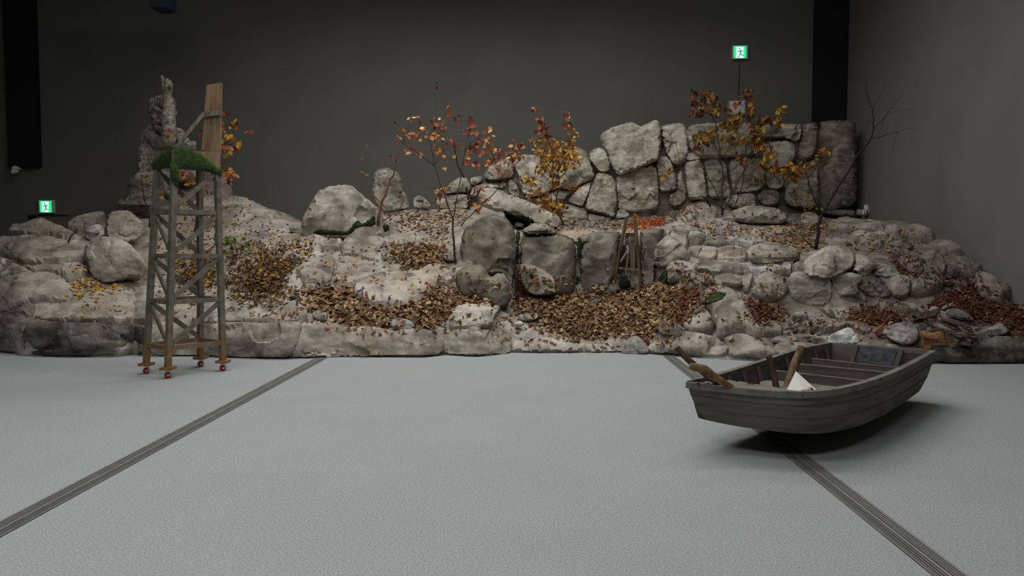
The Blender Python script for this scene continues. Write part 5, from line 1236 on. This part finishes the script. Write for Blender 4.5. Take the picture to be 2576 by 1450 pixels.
# moss over the front of the deck: lumpy pad hugging the two near rims
def tower_moss(a, b, prof, thick, name='moss', mat=moss):
    """pad between deck corners a,b; prof: list (t, z_low, z_high)"""
    n = Vector(((b-a).y, -(b-a).x, 0)).normalized(); V = []; rows = 9; ts = np.linspace(0, 1, 40)
    for t in ts:
        lo = np.interp(t, [q[0] for q in prof], [q[1] for q in prof]); hi = np.interp(t, [q[0] for q in prof], [q[2] for q in prof])
        lo += random.uniform(-.012,.006); hi += random.uniform(-.012,.018)
        for r in range(rows):
            f = r/(rows-1); p = a.lerp(b, t); z = lo+(hi-lo)*f
            off = thick*math.sin(math.pi*min(max(f,.0),1))**.5*(.7+.6*abs(fbm((t*9, z*14, 3.0), 1)))
            V.append((p.x+n.x*(off+.014), p.y+n.y*(off+.014), z))
    m = rows; F = [(i*m+r, (i+1)*m+r, (i+1)*m+r+1, i*m+r+1) for i in range(len(ts)-1) for r in range(m-1)]
    nV = len(V); V += [(x-n.x*.05, y-n.y*.05, z) for x, y, z in V]; F += [tuple(nV+i for i in reversed(f)) for f in F]
    return mk(name, V, F, mat, tower, smooth=3.2)
tower_moss(dk(-1,-1,ZT), dk(1,-1,ZT), [(0,ZT-.03,ZT+.07),(.3,ZT-.02,ZT+.10),(.6,ZT-.02,ZT+.17),(1,ZT-.02,ZT+.2)], .03)
tower_moss(dk(1,-1,ZT), dk(1,1,ZT), [(0,ZT-.03,ZT+.2),(.35,ZT-.03,ZT+.2),(.6,ZT-.04,ZT+.13),(.85,ZT-.06,ZT+.03),(1,ZT-.1,ZT-.0)], .03)
V = [tuple(dk(s, t, ZT+.185+(.012*fbm((s*3,t*4,1.0), 1)), .9)) for s in np.linspace(-.6,1,8) for t in np.linspace(-1,.3,8)]
F = [(i*8+j,(i+1)*8+j,(i+1)*8+j+1,i*8+j+1) for i in range(7) for j in range(7)]; n0 = len(V)
V2 = [(x,y,z-.16) for x,y,z in V]; mk('moss', V+V2, F+[tuple(n0+i for i in reversed(f)) for f in F], moss, tower, smooth=3.2)
pm = cp('B', 2.36); MB().tube([pm+Vector((0,-.002,.1)), pm+Vector((.01,-.01,.0)), pm+Vector((.012,-.012,-.12)), pm+Vector((.02,-.0,-.2))], [.05,.046,.04,.01], 9).build('moss', moss, tower, smooth=3.2)
pa, pb_ = cp('A', BZ[4]-.2), cp('B', BZ[3]+.1); MB().tube([pa.lerp(pb_, .5), pa.lerp(pb_, .65), pa.lerp(pb_, .85)], [.01,.04,.01], 8).build('moss', moss_dark, tower, smooth=3.2)

# ------------------------------------------------------------------ boat
ZG = .5
NEAR = [(1729,966),(1790,973),(1850,980),(1920,987),(1990,991),(2050,990),(2110,982),(2170,968),(2230,948),(2290,920),(2350,886)]
CHN = [(1768,1050),(1808,1064),(1855,1074),(1915,1081),(1980,1090),(2045,1093),(2105,1087),(2165,1072),(2220,1048),(2268,1018),(2313,985)]
FAR = [(1733,963),(1765,955),(1800,946),(1835,936),(1870,925),(1910,912),(1950,899),(1980,889),(2010,880),(2045,872),(2087,865)]
def dense(a, n):
    a = np.array(a, float)
    for _ in range(3):                      # smooth corner cutting, keeping the ends
        b = [a[0]]
        for i in range(len(a)-1): b += [a[i]*.75+a[i+1]*.25, a[i]*.25+a[i+1]*.75]
        a = np.array(b+[a[-1]])
    L = np.r_[0, np.cumsum(np.linalg.norm(np.diff(a, axis=0), axis=1))]; t = np.linspace(0, L[-1], n)
    return np.stack([np.interp(t, L, a[:,k]) for k in range(a.shape[1])], -1)
pairs = dense(np.hstack([np.array(NEAR, float), np.array(CHN, float)]), 48)
gN = G(pairs[:,0], pairs[:,1], ZG)
fr_ = dense(FAR, 40); gF = G(fr_[:,0], fr_[:,1], ZG)
cN = P(pairs[:,2], pairs[:,3], gN[:,1]+.10)
axd = gF[-1]-gF[0]; axd[2] = 0; axd /= np.linalg.norm(axd); inw = np.array([axd[1], -axd[0], 0])   # from the far side inwards
tt = np.linspace(0, 1, 40)[:,None]
cF = gF+inw*(.10*np.minimum(1, tt*6)); cF[:,2] = np.interp(tt[:,0], [0,.3,.6,1], [cN[0,2], .17, .14, cN[-1,2]])
cF[0] = cN[0]; cF[1] = cF[1]*.5+cN[0]*.5
cF[-1] += -axd*.10
ns = 16; ts = np.linspace(0, 1, ns)[1:-1,None]
gS = gN[-1]*(1-ts)+gF[-1]*ts; cS = cN[-1]*(1-ts)+cF[-1]*ts
GL = np.vstack([gN, gS, gF[::-1]]); CL = np.vstack([cN, cS, cF[::-1]])
nl = len(GL)
# keel line: projection of the chine loop on the centre line
k0 = (cN[0]+cF[0])/2; k1 = (cN[-1]+cF[-1])/2; kd = k1-k0; kd[2] = 0; kl = np.linalg.norm(kd); kd /= kl
tk = np.clip(((CL-k0)@kd)/kl, 0.03, .97)
KL = k0+kd*(tk*kl)[:,None]; KL[:,2] = np.interp(tk, [0,.15,.35,.7,1], [k0[2]-.02,.10,.015,.015,k1[2]-.04])
CEN = GL.mean(0)
def inset(L, d):
    t = np.clip(((L-k0)@kd)/kl, .05, .95); c = k0+kd*(t*kl)[:,None]; c[:,2] = L[:,2]
    v = c-L; r = np.linalg.norm(v, axis=1, keepdims=True)+1e-9
    return L+v/r*np.minimum(d, r*.8)
def bloft(rows):
    V = np.vstack(rows); F = []
    for r in range(len(rows)-1):
        for i in range(nl): F.append((r*nl+i, r*nl+(i+1)%nl, (r+1)*nl+(i+1)%nl, (r+1)*nl+i))
    return V, F
boat = empty('rowing_boat', (CEN[0], CEN[1], 0), 'old dark grey wooden rowing boat lying on the carpet', 'boat')
def outb(L, d): return L-(inset(L, .05)-L)*(d/.05)
rows = []
for f in (0,.16,.33,.5,.67,.84,.95,1):
    r = GL*(1-f)+CL*f; rows.append(outb(r, .022*math.sin(math.pi*f)))
for f in (.12,.4,.7,1): rows.append(CL*(1-f)+KL*f)
rows = [np.column_stack([r[:,:2], np.maximum(r[:,2], .012)]) for r in rows]
V, F = bloft(rows); mk('hull', V, F, boat_grey, boat, smooth=.7)
irows = [inset(r, .03) for r in rows[:8]]; base_i = [np.column_stack([r[:,:2], r[:,2]+.02]) for r in rows[8:]]
V, F = bloft(irows+base_i); mk('inner_lining', V, [tuple(reversed(f)) for f in F], boat_inside, boat, smooth=.7)
# gunwale rails: near, far and stern
def rail(L, name):
    o_ = outb(L, .018); i_ = inset(L, .034); V = []
    for a, b in zip(o_, i_): V += [a+[0,0,.014], b+[0,0,.014], b-[0,0,.03], a-[0,0,.03]]
    n = len(L); F = [(4*i+k, 4*i+(k+1)%4, 4*(i+1)+(k+1)%4, 4*(i+1)+k) for i in range(n-1) for k in range(4)]
    mk(name, V, F+[(3,2,1,0),(4*n-4,4*n-3,4*n-2,4*n-1)], boat_rail, boat, smooth=.5)
rail(gN, 'gunwale'); rail(gF, 'gunwale'); rail(np.vstack([gN[-1:], gS, gF[-1:]]), 'stern_rail')
# plank lines on the outside of the near side
for f in (.30,.62):
    L = outb(GL*(1-f)+CL*f, .022*math.sin(math.pi*f)+.003)[:48]
    MB().tube(L, .0035, 4).build('plank_seam', boat_inside, boat)
# ribs
gi, ci = inset(gF, .04), inset(cF, .04)
for i in (6,10,14,18,22,26,30,34,37):
    MB().beam(gi[i]-[0,0,.02], ci[i]+[0,0,.01], .03, .022, side=axd).build('rib', boat_inside, boat)
gi, ci = inset(gN, .04), inset(cN, .04)
for i in (18,24,30,36,41,45):
    MB().beam(gi[i]-[0,0,.02], ci[i]+[0,0,.01], .03, .022, side=axd).build('rib', boat_inside, boat)
# three upright cross boards with a paler strip along the top edge
for (u0,v0), (u1,v1), h in (((2044,904),(2288,930),.2),((2010,918),(2264,942),.24),((1945,934),(2200,963),.26)):
    a, b = G(float(u0), float(v0), .435), G(float(u1), float(v1), .435)
    MB().beam(a-[0,0,h/2], b-[0,0,h/2], .018, h).build('cross_board', boat_inside, boat)
    MB().beam(a+[0,0,.004], b+[0,0,.004], .024, .012).build('board_edge', boat_rail, boat)
# foredeck sheet and seat board
def sheet(pl_, z, name, mat, th, cr):
    V2, T2, d, st_ = mesh2d(np.array(pl_, float), 5, 1, jag=.1)
    top = G(V2[:,0], V2[:,1], z); top[:,2] += np.array([cr*fbm(p, 5) for p in top]); bot = top-[0,0,th]
    V, F = closed(top, bot, orient(top, T2), np.ones(len(V2))*1.0)
    return mk(name, V, F, mat, boat, smooth=3.2)
sheet([(1741,966),(1775,961),(1800,960),(1835,957),(1870,959),(1905,966),(1950,972),(2000,984),(2046,985),(2040,988),(1990,988),(1920,984),(1850,977),(1790,970)], ZG+.008, 'foredeck_sheet', boat_deck, .012, .02)
sheet([(1904,966),(1926,956),(1990,962),(2060,968),(2130,977),(2110,981),(2050,988),(1990,987),(1950,976)], .44, 'seat_board', boat_deck, .02, .006)
# stern posts and mottled panel on the inside of the transom
def spt(u, v): 
    q = P(float(u), float(v), 7.0); d = q-CAM; n_ = np.cross(gF[-1]-gN[-1], [0,0,1]); n_ /= np.linalg.norm(n_)
    if n_@axd > 0: n_ = -n_
    p0 = gN[-1]+n_*.06; return CAM+d*(((p0-CAM)@n_)/(d@n_))
for (u, v, u2, v2) in ((2155,868,2143,910),(2268,878,2254,922)):
    MB().beam(spt(u, v), spt(u2, v2), .045, .03, side=gF[-1]-gN[-1]).build('stern_post', boat_rail, boat)
q = np.array([spt(2162,872), spt(2256,881), spt(2246,921), spt(2150,910)]); q2 = q+axd*.012
mk('stern_panel', np.vstack([q, q2]), [(0,1,2,3),(7,6,5,4),(0,4,5,1),(1,5,6,2),(2,6,7,3),(3,7,4,0)], boat_patch, boat)
# sticks standing in the boat
def pole(name, label, pts, rad, mat, end=None, n=12):
    w = [P(float(u), float(v), Y) for u, v, Y in pts]
    e = empty(name, w[-1], label, 'wooden pole')
    MB().tube(w, rad, n).build('shaft', mat, e, smooth=.8)
    d = (w[0]-w[1])/np.linalg.norm(w[0]-w[1])
    MB().tube([w[0]-d*.004, w[0]+d*.006], rad[0]*.97, n).build('cut_end', end or wood_tan, e)
    return e
pole('pole', 'dark pole leaning out over the bow of the boat', [(1702,876,5.62),(1718,893,5.6),(1745,918,5.58),(1775,942,5.57),(1812,968,5.55)], [.024,.022,.025,.026,.026], wood_pole_dark, slate_brown)
pole('pole', 'thick bent pale branch lying over the bow of the boat', [(1737,921,5.45),(1745,923,5.45),(1773,931,5.44),(1786,942,5.44),(1804,953,5.45),(1840,975,5.47)], [.022,.028,.034,.034,.026,.022], wood_pole, wood_grey)
pole('pole', 'short dark brown post standing in the boat', [(1933,896,5.95),(1938,905,5.94),(1942,925,5.92),(1948,950,5.9),(1954,982,5.86)], [.022,.026,.022,.024,.024], wood_pole_dark, slate_brown)
pole('pole', 'tall thick light brown pole leaning in the middle of the boat', [(2017,876,6.1),(2010,892,6.08),(2000,915,6.03),(1988,950,5.95),(1978,988,5.88)], [.034,.032,.033,.032,.032], wood_pole, wood_brown)
# folded white paper and rolled scroll
q = [P(2002.0, 934.0, 5.86), G(1979.0, 981.0, .452), G(2022.0, 985.0, .452), G(2057.0, 984.0, .452)]
V = [tuple(x) for x in q]+[tuple(G(2036.0, 972.0, .452))]
mk('paper_tent', V, [(0,1,2),(0,2,3),(0,3,4),(0,4,1),(1,4,3,2)], paper, label='folded white paper pyramid lying in the boat beside the tall pole', cat='paper')
a, b = G(2020.0, 987.0, .49), G(2041.0, 981.0, .49)
e = empty('scroll', a, 'small cream rolled scroll in front of the white paper', 'scroll')
MB().tube([a, b], .017, 12).build('roll', simple('scroll_cream', srgb(190,176,140), .8), e, smooth=.8)
MB().tube([a+(b-a)*.8, a+(b-a)*.92], .019, 12).build('band', bark, e, smooth=.8)

# ------------------------------------------------------------------ carrying frame of poles
C3 = lambda x, y: (1520+x/7.247, 530+y/7.247)
Yj = yat(1560, 724)-.05
fr = empty('carrying_frame', tuple(P(1578.0, 722.0, Yj)), 'wooden A-shaped carrying frame of poles leaning against the cliff blocks', 'carrying frame')
def j(x, y, dy=0): u, v = C3(x, y); return P(u, v, Yj+dy)
MB().tube([j(412,115,.12), j(350,400,.08), j(300,640,.04), j(250,900,.02), j(195,1250,0), j(180,1420,-.02)], [.024,.03,.03,.027,.03,.03], 10).build('upright_pole', wood_brown, fr, smooth=.9)
MB().tube([j(552,90,.12), j(575,350,.08), j(600,650,.04), j(620,900,.02), j(650,1200,0), j(662,1370,-.02)], [.02,.03,.031,.027,.025,.022], 10).build('upright_pole', wood_brown, fr, smooth=.9)
MB().beam(j(510,450,.1), j(520,1290,.05), .075, .025, side=(1,0,0)).build('back_plank', wood_grey, fr)
MB().beam(j(415,450,.12), j(430,780,.09), .06, .02, side=(1,0,0)).build('back_plank', wood_grey, fr)
MB().beam(j(420,255,.1), j(560,255,.1), .02, .02).build('crossbar', wood_pole_dark, fr)
MB().beam(j(245,522,.05), j(600,540,.06), .018, .018).build('crossbar', wood_grey, fr)
MB().beam(j(390,440,.1), j(560,440,.1), .03, .06).build('crossbar', wood_pole_dark, fr)
MB().beam(j(262,1045,.0), j(625,1085,.0), .03, .03).build('crossbar', wood_tan, fr)
MB().tube([j(410,760,.0), j(300,930,-.35)], [.014,.018], 8).build('peg', wood_grey, fr)
MB().tube([j(755,665,-.35), j(690,920,-.0)], [.014,.018], 8).build('peg', wood_tan, fr)
MB().tube([j(425,640,.02), j(432,860,0), j(405,1050,-.03), j(395,1130,-.04), j(420,1170,-.04), j(480,1160,-.03)], .009, 7).build('rope', rope_m, fr, smooth=3.2)
MB().tube([j(440,1200,-.03), j(450,1260,-.04), j(490,1300,-.04), j(480,1370,-.05)], .006, 6).build('rope', rope_m, fr, smooth=3.2)
q = np.array([C3(285,1160), C3(380,1180), C3(440,1230), C3(500,1330), C3(480,1420), C3(270,1420)])
V, F = free_stone(q, Yj+.02, .1, 2.2, facets=2, amp=.02)
mk('sack', V, F, dark_bag, smooth=3.2, label='dark green sack slumped under the carrying frame', cat='sack')

# ------------------------------------------------------------------ statue
YS = 15.1
pxm = YS/FPX
def s3(u, v, dy=0): return Vector(P(float(u), float(v), YS+dy))
def capsule(bm, pts, rad):
    """chain of overlapping spheres along a polyline"""
    for i in range(len(pts)-1):
        L = (pts[i+1]-pts[i]).length; k = max(2, int(L/(min(rad[i],rad[i+1])*.45)))
        for t in range(k+1):
            f = t/k; bmesh.ops.create_icosphere(bm, subdivisions=2, radius=rad[i]*(1-f)+rad[i+1]*f, matrix=Matrix.Translation(pts[i].lerp(pts[i+1], f)))
def ball(bm, p, r, sc=(1,1,1)):
    bmesh.ops.create_icosphere(bm, subdivisions=3, radius=r, matrix=Matrix.Translation(p) @ Matrix.Diagonal(Vector(sc).to_4d()))
r1 = pxm
bm = bmesh.new()
# torso under a heavy mantle, seated mass
ball(bm, s3(412,395,.1), 48*r1, (1,.8,1.15)); ball(bm, s3(395,365,.1), 34*r1, (1,.8,1.2)); ball(bm, s3(440,375,.1), 34*r1, (1,.8,1.0)); ball(bm, s3(385,415,.05), 36*r1, (1,.9,1)); ball(bm, s3(425,430,.0), 46*r1, (1.1,.9,.7)); ball(bm, s3(470,425,0), 32*r1, (1.1,.9,.7)); ball(bm, s3(377,440,.0), 28*r1)
capsule(bm, [s3(378,320,.12), s3(368,350,.12), s3(362,385,.12), s3(358,420,.12)], [10*r1,14*r1,16*r1,16*r1])
ball(bm, s3(381,342,.05), 17*r1); ball(bm, s3(447,340,.06), 19*r1)
# head and face
ball(bm, s3(409,283,.08), 33*r1, (1,.95,1.16)); ball(bm, s3(409,305,.0), 24*r1, (1,.9,1)); ball(bm, s3(409,325,.08), 22*r1)
capsule(bm, [s3(380,278,-.15), s3(394,274,-.23), s3(407,280,-.26)], [5*r1,7*r1,5*r1]); capsule(bm, [s3(410,280,-.24), s3(409,292,-.33), s3(409,298,-.31)], [4*r1,6*r1,7*r1]); capsule(bm, [s3(412,280,-.26), s3(426,274,-.22), s3(437,279,-.14)], [5*r1,7*r1,5*r1])
ball(bm, s3(391,293,-.19), 9*r1); ball(bm, s3(428,293,-.19), 9*r1); ball(bm, s3(393,284,-.18), 4*r1); capsule(bm, [s3(388,308,-.2), s3(401,304,-.28), s3(418,304,-.28), s3(430,308,-.2)], [5*r1,6.5*r1,6.5*r1,5*r1]); capsule(bm, [s3(394,320,-.16), s3(409,327,-.24), s3(426,320,-.16)], [7*r1,10*r1,7*r1])
ball(bm, s3(377,285,.1), 6*r1, (.7,1,1.4)); ball(bm, s3(441,285,.1), 6*r1, (.7,1,1.4))
# raised arm in front of the face, fist with index finger up
capsule(bm, [s3(384,346,-.02), s3(400,362,-.22), s3(424,352,-.42)], [17*r1,18*r1,17*r1])
capsule(bm, [s3(424,350,-.42), s3(425,325,-.46), s3(424,300,-.48), s3(425,272,-.48), s3(423,252,-.47), s3(421,240,-.46)], [18*r1,18*r1,17*r1,15.5*r1,11.5*r1,10.5*r1])
capsule(bm, [s3(421,238,-.46), s3(420,226,-.46), s3(419,214,-.46)], [11*r1,14*r1,12*r1])
capsule(bm, [s3(412,212,-.48), s3(410,202,-.48), s3(407,192,-.48)], [6*r1,5.2*r1,4*r1])
for k, (u, v) in enumerate(((420,205),(426,209),(430,215))):
    capsule(bm, [s3(u-2,v+4,-.44), s3(u,v-3,-.5), s3(u+1,v+4,-.58)], [5*r1,5.2*r1,4.4*r1])
capsule(bm, [s3(412,228,-.52), s3(419,218,-.59), s3(427,214,-.6)], [5*r1,4.8*r1,4*r1])
# resting arm, hand on the knee
capsule(bm, [s3(449,340,.02), s3(462,358,-.1), s3(470,368,-.2)], [18*r1,15*r1,12*r1]); capsule(bm, [s3(462,372,-.15), s3(480,366,-.28)], [11*r1,12*r1])
for k in range(4): capsule(bm, [s3(472+5.5*k,359,-.3), s3(474+5.5*k,366,-.4), s3(473+5.5*k,376,-.4)], [4.2*r1,4.2*r1,3.6*r1])
capsule(bm, [s3(470,366,-.34), s3(464,374,-.38)], [4.5*r1,3.5*r1])
# fur scallops on the mantle
for row in range(7):
    for k in range(4):
        u = 362+k*10-row*1.5+(row%2)*5; v = 368+row*11
        capsule(bm, [s3(u,v,-.12-.02*k-.02*row), s3(u-4,v+9,-.16-.02*k-.02*row)], [6*r1,4*r1])
# knees and lap folds
capsule(bm, [s3(400,420,-.2), s3(440,410,-.32), s3(480,400,-.25)], [14*r1,18*r1,16*r1]); capsule(bm, [s3(372,445,-.1), s3(420,440,-.25), s3(490,436,-.2)], [12*r1,18*r1,20*r1])
tmp = bpy.data.meshes.new('tmp'); bm.to_mesh(tmp); bm.free()
to = bpy.data.objects.new('tmp', tmp); COL.objects.link(to)
md = to.modifiers.new('r', 'REMESH'); md.mode = 'VOXEL'; md.voxel_size = .017
sm_ = to.modifiers.new('s', 'SMOOTH'); sm_.factor = .5; sm_.iterations = 1
dg = bpy.context.evaluated_depsgraph_get(); ev = to.evaluated_get(dg); me = bpy.data.meshes.new_from_object(ev)
bpy.data.objects.remove(to)
V = np.array([v.co[:] for v in me.vertices]); NNv = np.array([v.normal[:] for v in me.vertices])
V = V+NNv*np.array([[fbm(p, 9, 4)*.008] for p in V]); F = [tuple(p.vertices) for p in me.polygons]
sb = s3(420, 452)
statue = empty('statue', sb, 'weathered stone statue of a seated figure pointing one finger up', 'statue')
mk('body', V, F, statue_mat, statue, smooth=3.2)
m = MB()
for k in range(10):
    u = 378+k*6.9; ph = (u-409)/36
    m.tube([s3(u-1,272,-.17+.2*ph*ph), s3(u,260,-.2+.22*ph*ph), s3(409+(u-409)*.95,248+9*ph*ph,-.12+.12*ph*ph), s3(409+(u-409)*.85,242+8*ph*ph,.05), s3(409+(u-409)*.9,250+6*ph*ph,.28)], [2.2*r1,3.4*r1,3.6*r1,3.4*r1,2.4*r1], 8)
m.build('hair', statue_mat, statue, smooth=3.2)
